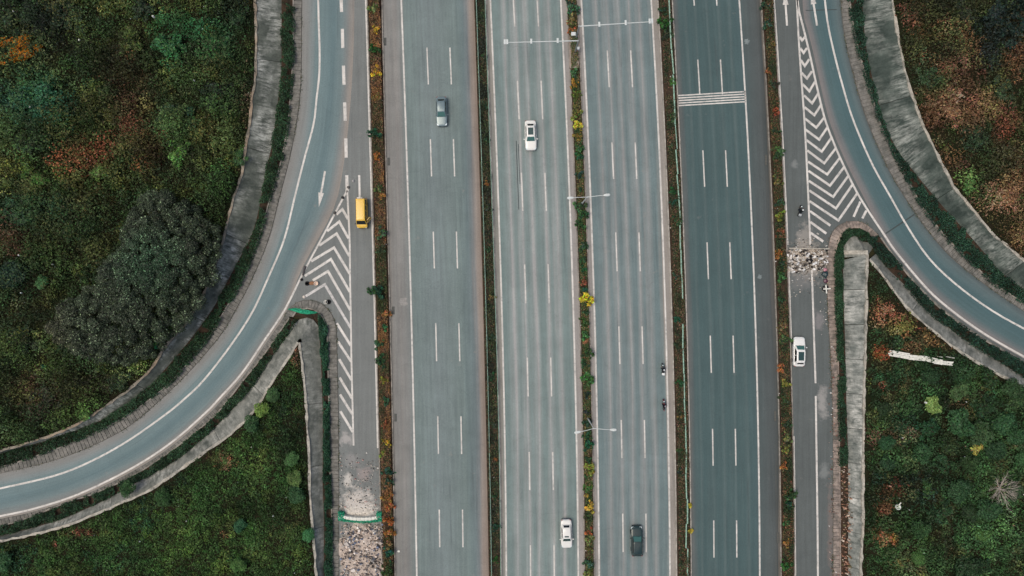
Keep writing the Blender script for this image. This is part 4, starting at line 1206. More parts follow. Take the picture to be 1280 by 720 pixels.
# --- planted strips: low litter cover and single shrubs
def strip_cover(label, l, r, seed, cols, dens, hmax, name='strip_cover', size=(.1, .26), inset=.14):
    ys = rng.uniform(-80, 800, int(880 / S * 2.4 * dens))
    u = rng.random(len(ys))
    lx, rx = l(ys), r(ys)
    x = lx + (inset + u * (1 - 2 * inset)) * (rx - lx)
    p = PA(np.stack([x, ys], 1))
    den = fbm(p[:, 0] * 2, p[:, 1], 2.6, seed)
    k = den + rng.uniform(-.1, .1, len(den)) > .30
    p, den = p[k], den[k]
    f = fbm(p[:, 0] * 1.5, p[:, 1], 3.4, seed + 4) + rng.normal(0, .07, len(p))
    q = np.clip((f - .32) / .36, 0, .999) * len(cols)
    C_ = np.array([L3(*c) for c in cols])
    c = C_[q.astype(int)] * GAIN * 1.15 * rng.uniform(.35, 1.7, (len(p), 1)) * (1 + rng.normal(0, .1, (len(p), 3)))
    p[:, 2] = .1 + np.clip(den - .34, 0, 1) * 2.4 * hmax * rng.uniform(.3, 1, len(p))
    o = leaves(name, p, rng.uniform(*size, len(p)), np.clip(c, 0, .5), M['leaf'], .6)
    return tag(o, label, 'ground cover', None, 'stuff')
strip_cover('low brown and green weeds in the strip beside the left service road', A_L, A_R, 400, [(42, 50, 30), (76, 60, 44), (50, 56, 34), (92, 68, 52), (70, 56, 42), (104, 76, 48)], 150, 1.0)
strip_cover('dark weeds in the narrow strip with the green railing', B_L, B_R, 410, [(30, 38, 28), (50, 62, 38), (40, 40, 32), (72, 60, 46), (40, 54, 36), (32, 36, 30)], 150, 1.0, inset=.1)
strip_cover('low weeds and leaf litter in the central median', C_L, C_R, 420, [(44, 60, 36), (80, 66, 48), (52, 70, 38), (60, 66, 40), (92, 72, 52), (46, 62, 36)], 110, .8)
strip_cover('brown leaf litter and weeds in the strip with the pale green rail', D_L, D_R, 430, [(38, 46, 30), (70, 56, 44), (44, 56, 34), (86, 64, 52), (40, 52, 32), (64, 52, 42), (34, 44, 30)], 150, .9)
strip_cover('brown and green weeds in the strip beside the right service road', E_L, E_R, 440, [(34, 44, 28), (70, 54, 40), (46, 60, 34), (84, 60, 44), (40, 52, 30), (62, 48, 36), (34, 46, 28)], 150, 1.0)

KIND = {'g': ('green', (46, 76, 44)), 'd': ('dark green', (34, 58, 38)), 'y': ('yellow flowering', (146, 122, 44)), 'o': ('orange brown', (112, 78, 44)), 'l': ('yellowish green', (86, 92, 46)), 'r': ('reddish', (96, 56, 44)), 'b': ('olive brown', (76, 70, 44))}
def plant_row(where, l, r, items, grp):
    cnt = {}
    for y, k, rad, u in sorted(items):
        nm, c = KIND[k]
        cnt[k] = cnt.get(k, 0) + 1
    seen = {}
    for y, k, rad, u in sorted(items):
        nm, c = KIND[k]
        seen[k] = seen.get(k, 0) + 1
        x = float(l(y) * (1 - u) + r(y) * u)
        lb = (ORD[seen[k] - 1] + ' %s shrub from the top in the %s' if cnt[k] > 1 else '%s shrub in the %s') % (nm, where)
        p = P(x, y, .4)
        cc = tuple(min(255, max(0, v + random.randint(-9, 9))) for v in c)
        shrub('median_shrub', lb, 'shrub', (p.x, p.y, .06), rad / S * 1.12, cc, 'strip' if rad > 4.5 else 'small', grp, 1.0, random.uniform(.85, 1.15), random.uniform(.85, 1.25))
plant_row('strip beside the left service road', A_L, A_R, [(10, 'l', 8, .5), (38, 'y', 5, .5), (90, 'y', 8, .5), (120, 'b', 7, .5), (62, 'd', 7, .5), (168, 'd', 9, .3), (195, 'o', 5, .3), (235, 'b', 7, .5), (245, 'o', 6, .6), (290, 'g', 8, .5), (312, 'd', 7, .5), (366, 'd', 11, .25), (362, 'd', 7, -.15), (392, 'o', 8, .7), (408, 'g', 6, .6), (430, 'g', 7, .25), (452, 'd', 8, .4), (475, 'l', 6, .5), (500, 'd', 6, .5), (552, 'y', 7, .5), (565, 'l', 6, .3), (530, 'r', 6, .5), (590, 'd', 8, .7), (605, 'd', 7, .6), (621, 'o', 8, .55), (635, 'o', 8, .6), (650, 'o', 8, .6), (665, 'o', 8, .6), (678, 'o', 7, .55), (692, 'd', 9, .5), (709, 'd', 9, .5)], 'shrubs in the strip beside the left service road')
plant_row('central median', C_L, C_R, [(4, 'd', 6, .3), (14, 'g', 8, .45), (25, 'l', 8.5, .45), (37, 'o', 6, .45), (93, 'g', 7, .35), (106, 'o', 6.5, .4), (121, 'b', 7, .5), (141, 'l', 9, .35), (158, 'y', 8, .4), (170, 'l', 8, .4), (188, 'g', 8, .5), (196, 'd', 6, .6), (220, 'd', 6, .5), (237, 'd', 3.5, .5), (258, 'g', 9, .4), (270, 'd', 7, .6), (281, 'd', 8, .4), (309, 'd', 7.5, .5), (324, 'g', 6.5, .6), (338, 'd', 5, .5), (351, 'r', 6.5, .5), (362, 'd', 4, .6), (374, 'y', 10, .55), (390, 'd', 6, .6), (402, 'd', 6.5, .55), (418, 'g', 6.5, .5), (427, 'o', 4, .5), (443, 'd', 8, .6), (455, 'd', 6, .4), (473, 'g', 9, .4), (494, 'd', 6, .5), (515, 'd', 6, .4), (528, 'd', 7, .6), (546, 'd', 7, .5), (558, 'd', 7, .5), (575, 'd', 5, .5), (584, 'l', 8.5, .5), (597, 'd', 6, .4), (610, 'g', 7, .5), (620, 'y', 3.5, .3), (632, 'y', 7, .7), (645, 'd', 7, .5), (664, 'o', 6, .5), (676, 'l', 7, .5), (686, 'b', 6, .5), (704, 'g', 7, .5), (716, 'l', 8.5, .5)], 'shrubs in the central median')
plant_row('strip with the pale green rail', D_L, D_R, [(12, 'd', 7, .4), (28, 'd', 9, .45), (45, 'd', 7, .5), (103, 'g', 6, .8), (148, 'g', 6, .6), (182, 'd', 5, .4), (240, 'd', 7, .4), (255, 'd', 6, .4), (275, 'd', 7, .5), (345, 'd', 5, .4), (400, 'd', 5, .3), (432, 'd', 6, .3), (478, 'd', 6, .5), (520, 'b', 5, .5), (560, 'd', 6, .4), (590, 'd', 5, .4), (632, 'y', 4, .95), (664, 'y', 4, 1.0), (706, 'd', 6, .4)], 'shrubs in the strip with the pale green rail')
plant_row('strip beside the right service road', E_L, E_R, [(8, 'd', 8, .4), (30, 'd', 8, .4), (55, 'b', 6, .6), (90, 'o', 5, .3), (105, 'd', 6, .7), (138, 'r', 6, .6), (165, 'd', 7, .6), (188, 'g', 8, .8), (196, 'd', 7, .5), (225, 'b', 7, .5), (255, 'd', 7, .5), (270, 'l', 8, .6), (290, 'r', 6, .5), (318, 'o', 6, .3), (345, 'g', 8, .5), (330, 'd', 7, .6), (375, 'd', 6, .5), (405, 'b', 6, .4), (425, 'g', 8, .6), (462, 'o', 6, .3), (480, 'l', 7, .6), (500, 'd', 7, .5), (530, 'd', 7, .5), (545, 'l', 7, .6), (560, 'l', 6, .5), (582, 'o', 6, .3), (600, 'r', 6, .5), (618, 'd', 9, .7), (630, 'd', 9, .6), (652, 'g', 6, .5), (678, 'o', 6, .5), (705, 'g', 8, .4)], 'shrubs in the strip beside the right service road')
plant_row('narrow strip with the thin green railing', B_L, B_R, [(20, 'd', 5, .6), (70, 'd', 5, .65), (132, 'd', 6, .6), (175, 'd', 5, .6), (230, 'o', 5, .6), (258, 'd', 6, .6), (310, 'd', 5, .6), (372, 'b', 5, .7), (420, 'd', 5, .6), (470, 'd', 6, .6), (530, 'd', 6, .6), (575, 'o', 4, .6), (620, 'd', 5, .6), (660, 'd', 6, .6), (700, 'd', 5, .6)], 'shrubs in the narrow strip with the thin green railing')

# ------------------------------------------------------------------ railings
def railing(label, f, y0, y1, z, step, name='guard_rail'):
    ys = np.arange(y0, y1, step)
    root = tag(empty(name, P(float(f(y0)), y0)), label, 'guard rail')
    off = Vector(root.location)
    def beamdata(L):
        mb = MB()
        prof = [(-.11, .08), (-.07, .14), (-.03, .08), (.03, .08), (.07, .14), (.11, .08)]
        v = [(x, 0, zz) for x, zz in prof] + [(x, L, zz) for x, zz in prof] + [(x, 0, zz - .02) for x, zz in prof] + [(x, L, zz - .02) for x, zz in prof]
        fs = []
        for i in range(5): fs += [(i, i + 1, 7 + i, 6 + i), (12 + i + 1, 12 + i, 18 + i, 19 + i)]
        fs += [(0, 6, 18, 12), (5, 17, 23, 11)]
        return mesh('beam', v, fs, M['rail_green'])
    post = MB().box((0, 0, z / 2 - .05), (.09, .09, z + .2)).data('post', M['rail_green'])
    Ln = (step / S) * .975
    bm_ = beamdata(Ln)
    for y in ys:
        if random.random() < .16: continue
        a, b = P(float(f(y)), y), P(float(f(y + step)), y + step)
        d = b - a
        o = link('beam', bm_, root, a - off + Vector((random.uniform(-.1, .1), 0, z + random.uniform(-.12, .05))))
        o.rotation_euler = (random.uniform(-.03, .03), random.uniform(-1.1, 1.1), math.atan2(d.y, d.x) - math.pi / 2 + random.uniform(-.035, .035))
        link('post', post, root, a - off)
    return root
railing('pale green crash barrier along the strip right of the motorcycles', XL([835, 843, 848.3, 853.8, 856.8, 858.2]), -60, 780, .62, 31)
def pipe_railing(label, f, y0, y1, step=16):
    root = tag(empty('pipe_railing', P(float(f(y0)), y0)), label, 'railing')
    off = Vector(root.location)
    ys = np.arange(y0, y1 + step, step)
    post = MB().tube((0, 0, -.1), (0, 0, 1.0), .035, .03, 6).data('post', M['rail_green'])
    for y in ys: link('post', post, root, P(float(f(y)), y) - off)
    for z, dx in ((.97, 0), (.5, 0.02)):
        mb = MB()
        for a, b in zip(ys[:-1], ys[1:]):
            pa, pb = P(float(f(a)), a) - off, P(float(f(b)), b) - off
            mb.tube(pa + Vector((dx, 0, z)), pb + Vector((dx, 0, z)), .032, .032, 6)
        mb.build('rail', M['rail_green'], root)
    mb = MB()
    for y in np.arange(y0, y1, 1.6):
        p = P(float(f(y)), y) - off
        mb.box((p.x, p.y, .52), (.02, .02, .9))
    tag(mb.build('bars', M['rail_green'], root), kind='stuff')
    return root
pipe_railing('thin green railing along the left edge of the narrow dark strip', XL([595.5, 600.5, 605.5, 609, 612.5, 614.5]), -60, 780)
pipe_railing('thin pale green railing along the right edge of the narrow dark strip', XL([606.5, 611, 617, 621.3, 624, 626]), -60, 780, 26)

# ------------------------------------------------------------------ lamps and camera masts
def lamp(label, base, top, hl, hr, z):
    b = P(*base); t = P(*top, z)
    root = empty('street_lamp', b)
    t = Vector((b.x, b.y, z)) - Vector((b.x, b.y, 0))
    MB().lathe([(.22, -.1), (.22, .12), (.14, .2), (.12, .9), (.1, 1.0)]).build('base', M['steel_grey'], root)
    MB().tube((0, 0, .5), t, .11, .06, 10).build('pole', M['steel_white'], root, smooth_=False)
    for h in (hl, hr):
        e = P(*h, z + .35) - Vector((b.x, b.y, 0))
        d = (e - t); d.z = 0; dn = d.normalized()
        m1 = t + d * .55 + Vector((0, 0, .28))
        e0 = e - dn * .45
        arm = MB(); arm.tube(t - Vector((0, 0, .12)), m1, .05, .045, 8); arm.tube(m1, e0, .045, .04, 8)
        arm.build('arm', M['steel_white'], root)
        hd = MB()
        rz = math.atan2(dn.y, dn.x)
        Mx = Matrix.Translation(e) @ Matrix.Rotation(rz, 4, 'Z')
        prof = [(-.5, .07, .05), (-.3, .16, .09), (.05, .21, .1), (.35, .18, .08), (.48, .1, .05)]
        vs, fs = [], []
        for x, w, hh in prof:
            for a in range(10):
                an = 2 * math.pi * a / 10
                vs.append(Mx @ Vector((x, w * math.cos(an), max(-.05, hh * math.sin(an)))))
        for i in range(4):
            for a in range(10): fs.append((i * 10 + a, i * 10 + (a + 1) % 10, (i + 1) * 10 + (a + 1) % 10, (i + 1) * 10 + a))
        fs += [tuple(range(10)), tuple(range(49, 39, -1))]
        hd.add(vs, fs)
        o = hd.build('lamp_head', M['steel_white'], root); fixn(o)
        MB().box((0, 0, 0), (.5, .26, .03), M=Mx @ Matrix.Translation((.05, 0, -.065))).build('lens', M['lamp_clear'], o)
    return tag(root, label, 'street lamp', 'double armed lamps in the central median')
lamp('double armed white street lamp in the central median, upper one', (727.3, 254.5), (735, 246.5), (713, 247.3), (758.5, 243.7), 8.0)
lamp('double armed white street lamp in the central median, lower one', (734.8, 523), (743, 537), (722, 540.3), (766.5, 537.3), 8.0)

def mast(label, base, end, cams, z=5.2):
    b = P(*base); root = empty('camera_mast', b)
    O = Vector((b.x, b.y, 0))
    MB().box((0, 0, .03), (.6, .6, .12)).build('base_plate', M['steel_grey'], root)
    MB().tube((0, 0, 0), (0, 0, z + .1), .14, .1, 10).build('pole', M['steel_grey'], root)
    e = P(*end, z) - O
    MB().tube((0, 0, z), e, .085, .06, 8).build('arm', M['steel_white'], root)
    dn = Vector((e.x, e.y, 0)).normalized(); nrm = Vector((-dn.y, dn.x, 0))
    for c in cams:
        p = P(*c, z + .2) - O
        p2 = dn * (p.dot(dn)); p2.z = z + .2
        rz = math.atan2(dn.y, dn.x)
        o = MB().box(p2, (.24, .62, .2), rz).build('camera', M['steel_white'], root)
        MB().tube(p2 + nrm * .3, p2 + nrm * .37, .07, .07, 8).build('camera_lens', M['black'], o)
        MB().box(p2 + Vector((0, 0, .115)), (.3, .74, .02), rz).build('sun_shield', M['steel_white'], o)
    return tag(root, label, 'camera mast', 'traffic camera masts in the central median')
mast('traffic camera mast reaching left over the centre left carriageway', (719, 65.5), (629.5, 53.2), [(631, 53), (634, 53), (664, 51.5), (697, 50.3)])
mast('traffic camera mast reaching right over the centre right carriageway', (719.8, 48.3), (815.5, 27), [(812, 27.5), (815, 27), (782, 29), (749, 30.5)])
mb = MB(); p = P(717.5, 65)
o = MB().box((0, 0, .09), (1.5, 5.2, .16)).build('concrete_pad', plain('pad_concrete', (158, 146, 136), .9, .2, dirt=.3), None, (p.x, p.y, .03))
tag(o, 'pale concrete pad under the camera masts in the central median', 'concrete pad')
p = P(716, 45.5); root = tag(empty('control_cabinet', (p.x, p.y, .05)), 'small white control cabinet beside the camera masts', 'cabinet')
MB().box((0, 0, .55), (.6, .45, 1.0)).build('body', M['steel_white'], root); MB().box((0, 0, 1.08), (.7, .55, .05)).build('roof', M['steel_white'], root); MB().box((0, -.235, .55), (.5, .02, .85)).build('door', M['steel_grey'], root)
p = P(722.3, 62.5); root = tag(empty('control_cabinet', (p.x, p.y, .05)), 'tiny white cabinet at the foot of the left reaching camera mast', 'cabinet')
MB().box((0, 0, .4), (.3, .4, .8)).build('body', M['steel_white'], root); MB().box((0, 0, .82), (.36, .46, .04)).build('roof', M['steel_white'], root)

def grate(label, x, y, wl=(.34, 1.2)):
    p = P(x, y); root = tag(empty('drain_grate', (p.x, p.y, .003)), label, 'drain grate', 'drain grates along the carriageway edges')
    fr = MB(); w, l = wl
    for sx in (-1, 1): fr.box((sx * w / 2, 0, .006), (.05, l, .012))
    for sy in (-1, 1): fr.box((0, sy * l / 2, .006), (w, .05, .012))
    fr.build('frame', M['iron'], root)
    MB().box((0, 0, .001), (w, l, .004)).build('shaft', M['joint'], root)
    for k in range(6): MB().box((0, -l / 2 + (k + .7) * l / 6.4, .007), (w, .05, .01)).build('bar', M['iron'], root)
for (x, y), w in zip(((481.5, 52), (486, 202), (491.7, 388), (494.5, 522)), ('top', 'second', 'third', 'lowest')):
    grate('dark drain grate on the outer left shoulder, %s one' % w if w in ('top', 'lowest') else 'dark drain grate on the outer left shoulder, %s from the top' % w, x, y)
for (x, y), w in zip(((957.5, 200), (969, 520), (972.3, 672)), ('upper', 'middle', 'lower')):
    grate('dark drain grate on the dark right shoulder, %s one' % w, x, y, (.4, 1.7))

# ------------------------------------------------------------------ vehicles
def paintcol(name, c, rough=.3, metal=0):
    return plain(name, c, rough, .5, metal, .03, .6)
def quadpatch(c00, c10, c11, c01, i0=0., i1=1., j0=0., j1=1., lift=.01, n=3):
    """panel on a bilinear face, inset and lifted along its normal"""
    c00, c10, c11, c01 = map(Vector, (c00, c10, c11, c01))
    nr = (c10 - c00).cross(c01 - c00).normalized()
    f = lambda u, v: (c00 * (1 - u) + c10 * u) * (1 - v) + (c01 * (1 - u) + c11 * u) * v
    q = [f(i0, j0), f(i1, j0), f(i1, j1), f(i0, j1)]
    mb = MB(); mb.hexa([p - nr * .02 for p in q], [p + nr * lift for p in q])
    return mb
def loftmesh(rings):
    n = len(rings[0]); vs = [p for r in rings for p in r]; fs = []
    for i in range(len(rings) - 1):
        for k in range(n):
            fs.append((i * n + k, i * n + (k + 1) % n, (i + 1) * n + (k + 1) % n, (i + 1) * n + k))
    fs += [tuple(range(n))[::-1], tuple((len(rings) - 1) * n + k for k in range(n))]
    mb = MB(); mb.add(vs, fs)
    return mb
def subsurf(o, lv=2):
    m = o.modifiers.new('subdivision', 'SUBSURF'); m.levels = lv; m.render_levels = lv
    for p in o.data.polygons: p.use_smooth = True
def bevel(o, w, seg=3):
    m = o.modifiers.new('bevel', 'BEVEL'); m.width = w; m.segments = seg; m.limit_method = 'ANGLE'; m.angle_limit = R(25)
    for p in o.data.polygons: p.use_smooth = True

WHEEL = {}
def wheel(root, x, y, r, w=.21):
    key = (round(r, 3), w)
    if key not in WHEEL:
        Mx = Matrix.Rotation(math.pi / 2, 4, 'Y')
        t = MB().lathe([(r * .62, -w / 2), (r * .93, -w / 2), (r, -w * .32), (r, w * .32), (r * .93, w / 2), (r * .62, w / 2)], Mx, 22).data('tyre', M['rubber'])
        rm = MB().lathe([(r * .1, -w * .5), (r * .2, -w * .52), (r * .22, -w * .44), (r * .6, -w * .46), (r * .64, -w * .5), (r * .64, w * .5), (r * .6, w * .46), (r * .22, w * .44), (r * .2, w * .52), (r * .1, w * .5)], Mx, 16).data('rim', M['rim'])
        WHEEL[key] = (t, rm)
    e = link('wheel', WHEEL[key][0], root, (x, y, r))
    e.name = 'wheel'
    link('rim', WHEEL[key][1], e)

def car(label, px, py, heading, col, L=4.7, W=1.82, Ht=1.46, a=.2, b=.07, c=-.27, d=-.40, belt=.93, hood=.80, trunk=.93, style='sedan', sunroof=None, glass='glass_light', name='car', cat='car', tail='sedan', roofcol=None, wt=.70, metal=0.):
    m = paintcol(name + '_paint', col, .28, metal)
    z = 0.6
    q = P(px, py, z)
    root = empty(name, (q.x, q.y, 0), heading)
    hw = W / 2
    # body shell
    st = [(.500, .46, .36, .50), (.490, .70, .25, .62), (.462, .86, .20, .71), (.40, .955, .19, hood - .03), (.28, 1, .19, hood + .04), (a + .01, 1, .19, belt - .01), (.0, 1, .19, belt + .01), (c, 1, .19, belt + .01), (d - .005, .985, .2, trunk + .01), (-.445, .94, .22, trunk - .02), (-.485, .80, .28, trunk - .1), (-.50, .58, .38, trunk - .25)]
    rings = []
    for y, w, zb, zt in st:
        w *= hw
        half = [(.55 * w, zb), (.88 * w, zb + .02), (1.0 * w, zb + .14), (1.0 * w, zb + (zt - zb) * .62), (.965 * w, zt - .09), (.88 * w, zt - .015), (.5 * w, zt + .012)]
        rings.append([(x, y * L, zz) for x, zz in half] + [(-x, y * L, zz) for x, zz in half[::-1]])
    body = loftmesh(rings).build('body', m, root); fixn(body); subsurf(body, 2)
    # cabin
    wb, w2 = hw * .88, hw * wt
    zb, zr = belt - .03, Ht
    bq = [(-wb, a * L), (wb, a * L), (wb * .97, d * L), (-wb * .97, d * L)]
    mid = (b + c) / 2
    cab = loftmesh([
        [(-wb * .9, a * L + .02, zb), (wb * .9, a * L + .02, zb), (wb, a * L - .25, zb), (wb, d * L + .3, zb), (wb * .88, d * L, zb), (-wb * .88, d * L, zb), (-wb, d * L + .3, zb), (-wb, a * L - .25, zb)],
        [(-w2 * .9, b * L + .03, zr - .07), (w2 * .9, b * L + .03, zr - .07), (w2 * 1.02, b * L - .2, zr - .07), (w2 * 1.0, c * L + .2, zr - .07), (w2 * .86, c * L - .02, zr - .07), (-w2 * .86, c * L - .02, zr - .07), (-w2 * 1.0, c * L + .2, zr - .07), (-w2 * 1.02, b * L - .2, zr - .07)],
        [(-w2 * .8, b * L - .14, zr - .01), (w2 * .8, b * L - .14, zr - .01), (w2 * .9, b * L - .3, zr), (w2 * .88, c * L + .32, zr), (w2 * .74, c * L + .16, zr - .012), (-w2 * .74, c * L + .16, zr - .012), (-w2 * .88, c * L + .32, zr), (-w2 * .9, b * L - .3, zr)]])
    cabo = cab.build('cabin', m if roofcol is None else paintcol(name + '_roof', roofcol), root); fixn(cabo); bevel(cabo, .035, 2)
    zt = zr - .07
    # glazing follows the cabin faces
    o = quadpatch((-wb * .9, a * L + .02, zb), (wb * .9, a * L + .02, zb), (w2 * .9, b * L + .03, zt), (-w2 * .9, b * L + .03, zt), .05, .95, .12, .97).build('windscreen', M[glass], root); fixn(o)
    for s in (-1, 1):
        w_ = MB().tube((s * .1, a * L - .01, zb + .075), (s * .1 + .5 * (1 if s > 0 else .9), a * L - .16, zb + .145), .012, .01, 5).build('wiper', M['black'], root)
    o = quadpatch((wb * .88, d * L, zb), (-wb * .88, d * L, zb), (-w2 * .86, c * L - .02, zt), (w2 * .86, c * L - .02, zt), .12, .88, .35, .85).build('rear_window', M['glass_dark'], root); fixn(o)
    for s in (1, -1):
        c00, c10 = (s * wb, a * L - .25, zb), (s * wb, d * L + .3, zb)
        c01, c11 = (s * w2 * 1.02, b * L - .2, zt), (s * w2 * 1.0, c * L + .2, zt)
        for i0, i1 in ((.04, .47), (.51, .96)):
            w = quadpatch(c00, c10, c11, c01, i0, i1, .16, .93, .008 if s < 0 else .008)
            w.v = [(x + s * .004, y, zz) for x, y, zz in w.v]
            o = w.build('side_window', M['glass_dark'], root); fixn(o)
        mr = MB().box((s * (hw + .1), a * L - .34, belt + .06), (.24, .15, .15)).build('mirror', m, root); bevel(mr, .035, 2)
        hl = MB(); y1 = .478 * L
        hl.hexa([(s * hw * .5, y1 + .015, .56), (s * hw * .86, y1 - .07, .57), (s * hw * .93, y1 - .36, .62), (s * hw * .62, y1 - .2, .62)], [(s * hw * .5, y1 - .01, .685), (s * hw * .84, y1 - .1, .70), (s * hw * .92, y1 - .38, .765), (s * hw * .66, y1 - .22, .745)])
        o = hl.build('headlight', M['lamp_clear'], root); fixn(o)
        tl = MB().box((s * hw * .66, -.478 * L, trunk - .2), (hw * .40, .1, .13)).build('tail_light', M['lamp_red'], root); bevel(tl, .03, 2)
        for yy in (.29, -.29):
            wheel(root, s * (hw - .1), yy * L, .33)
        for yy in (.02, -.16):
            MB().box((s * (hw - .012), yy * L, belt - .13), (.04, .17, .03)).build('door_handle', m, root)
    MB().box((0, .492 * L, .5), (hw * .9, .06, .14)).build('grille', M['black'], root)
    MB().box((0, -.496 * L, .47), (.5, .03, .13)).build('number_plate', plain('plate_blue', (50, 80, 150)), root)
    bp = MB().box((0, .485 * L, .30), (hw * 1.5, .1, .12)).build('bumper', M['black'], root)
    bp = MB().box((0, -.487 * L, .33), (hw * 1.5, .1, .14)).build('bumper', M['black'], root)
    if sunroof:
        y0, y1, f = sunroof
        MB().box((0, (y0 + y1) / 2 * L, zr + .003), (w2 * f, (y1 - y0) * L, .016)).build('sunroof', M['glass'], root)
    MB().tube((0, c * L + .25, zr - .01), (0, c * L + .12, zr + .16), .012, .006, 5).build('aerial', M['black'], root)
    return tag(root, label, cat), m
PI = math.pi
UPH, DNH = R(1.6), PI + R(1.6)
car('silver car alone on the outer left carriageway', 552, 139.5, DNH, (112, 130, 134), L=4.75, W=1.8, Ht=1.48, a=.20, b=.04, c=-.30, d=-.43, glass='glass_light', metal=.2)
car('white sedan with a dark sunroof, upper one on the centre left carriageway', 663.3, 169.3, DNH, (228, 228, 222), L=4.8, W=1.86, a=.21, b=.07, c=-.27, d=-.40, sunroof=(-.22, .015, 1.3))
car('white sedan with a narrow roof strip, lower one on the centre left carriageway', 708, 667, DNH, (226, 226, 220), L=4.6, W=1.82, a=.24, b=.11, c=-.24, d=-.36, sunroof=(.02, .065, 1.05), glass='glass')
car('dark green black car driving up the centre right carriageway', 796, 676, UPH, (24, 48, 47), L=4.85, W=1.9, Ht=1.6, a=.19, b=.03, c=-.36, d=-.455, belt=1.0, hood=.9, trunk=1.02, glass='glass_light')
car('white car with a glass roof on the right service road', 998.5, 439.5, R(-1), (230, 230, 226), L=4.75, W=1.88, Ht=1.6, a=.22, b=.07, c=-.34, d=-.44, belt=.98, hood=.88, trunk=1.0, sunroof=(-.28, .01, 1.35))

def van():
    label = 'yellow minibus with its driver door open on the left service road'
    L, W, Ht = 4.7, 1.72, 1.98
    m = paintcol('van_paint', (226, 182, 62), .4)
    q = P(452, 266.5, 1.0)
    root = empty('minibus', (q.x, q.y, 0), PI + R(1))
    hw = W / 2
    st = [(.5, .8, .3, .72), (.485, .93, .24, .86), (.44, .98, .22, .98), (.36, 1, .22, 1.08), (.30, 1, .22, 1.12), (-.2, 1, .22, 1.12), (-.47, .99, .24, 1.12), (-.495, .94, .3, 1.08), (-.5, .86, .36, 1.0)]
    rings = []
    for y, w, zb, zt in st:
        w *= hw
        half = [(.6 * w, zb), (.94 * w, zb + .02), (w, zb + .12), (w, zb + (zt - zb) * .7), (.985 * w, zt - .05), (.95 * w, zt), (.5 * w, zt + .01)]
        rings.append([(x, y * L, z) for x, z in half] + [(-x, y * L, z) for x, z in half[::-1]])
    body = loftmesh(rings).build('body', m, root); fixn(body); subsurf(body, 1)
    wb, w2, zb, zr = hw * .97, hw * .82, 1.08, Ht
    y0, y1, y2, y3 = .385 * L, .27 * L, -.47 * L, -.492 * L
    cab = loftmesh([[(-wb, y0, zb), (wb, y0, zb), (wb, y3, zb), (-wb, y3, zb)], [(-w2, y1, zr - .1), (w2, y1, zr - .1), (w2, y2, zr - .1), (-w2, y2, zr - .1)], [(-w2 * .9, y1 - .18, zr), (w2 * .9, y1 - .18, zr), (w2 * .9, y2 + .1, zr), (-w2 * .9, y2 + .1, zr)]]).build('cabin', m, root); fixn(cab); bevel(cab, .05, 3)
    zt = zr - .1
    o = quadpatch((-wb, y0, zb), (wb, y0, zb), (w2, y1, zt), (-w2, y1, zt), .05, .95, .06, .95).build('windscreen', M['glass_dark'], root); fixn(o)
    o = quadpatch((wb, y3, zb), (-wb, y3, zb), (-w2, y2, zt), (w2, y2, zt), .08, .92, .12, .92).build('rear_window', M['glass_dark'], root); fixn(o)
    for s in (1, -1):
        for i0, i1 in ((.05, .22), (.26, .47), (.50, .71), (.74, .95)):
            w = quadpatch((s * wb, y0, zb), (s * wb, y3, zb), (s * w2, y2, zt), (s * w2, y1, zt), i0, i1, .1, .92)
            w.v = [(x + s * .006, y, z) for x, y, z in w.v]
            o = w.build('side_window', M['glass_dark'], root); fixn(o)
        for yy in (.34, -.31): wheel(root, s * (hw - .1), yy * L, .3, .19)
        mr = MB().box((s * (hw + .12), .36 * L, 1.2), (.16, .1, .22)).build('mirror', M['black'], root)
        hl = MB().box((s * hw * .7, .487 * L, .72), (.3, .1, .16)).build('headlight', M['lamp_clear'], root); bevel(hl, .03, 2)
        MB().box((s * hw * .9, -.496 * L, .95), (.12, .06, .36)).build('tail_light', M['lamp_red'], root)
    MB().box((0, .495 * L, .38), (W * .9, .12, .16)).build('bumper', M['black'], root)
    MB().box((0, -.498 * L, .4), (W * .9, .1, .16)).build('bumper', M['black'], root)
    for k in range(6): MB().box((-.45 + .18 * k, -.1 * L, zr + .004), (.04, 2.6, .014)).build('roof_rib', m, root)
    # open driver's door on the van's left side, hinged at its front edge
    door = MB()
    hinge = Vector((-hw - .03, .31 * L, 0)); an = R(38)
    Mx = Matrix.Translation(hinge) @ Matrix.Rotation(-an, 4, 'Z')
    door.box((0, 0, 0), (.06, .95, .85), M=Mx @ Matrix.Translation((0, -.475, .72)))
    door.box((0, 0, 0), (.05, .08, .66), M=Mx @ Matrix.Translation((.03, -.9, 1.45))); door.box((0, 0, 0), (.05, .7, .06), M=Mx @ Matrix.Translation((.05, -.58, 1.78)))
    d = door.build('door', m, root); d['label'] = 'open driver door'
    MB().box((0, 0, 0), (.02, .8, .58), M=Mx @ Matrix.Translation((.02, -.5, 1.45))).build('side_window', M['glass_dark'], d)
    MB().box((0, 0, 0), (.05, .16, .03), M=Mx @ Matrix.Translation((-.04, -.82, .95))).build('handle', M['black'], d)
    return tag(root, label, 'minibus')
van()

# ------------------------------------------------------------------ motorcycles and riders
def skin_body(name, joints, edges, m, parent, lv=2):
    me = bpy.data.meshes.new(name)
    me.from_pydata([j[:3] for j in joints], edges, [])
    me.materials.append(m)
    o = link(name, me, parent)
    sk = o.modifiers.new('skin', 'SKIN')
    for i, j in enumerate(joints):
        sv = me.skin_vertices[0].data[i]
        sv.radius = (j[3], j[4] if len(j) > 4 else j[3]); sv.use_root = (i == 0)
    ss = o.modifiers.new('subdivision', 'SUBSURF'); ss.levels = lv; ss.render_levels = lv
    return o

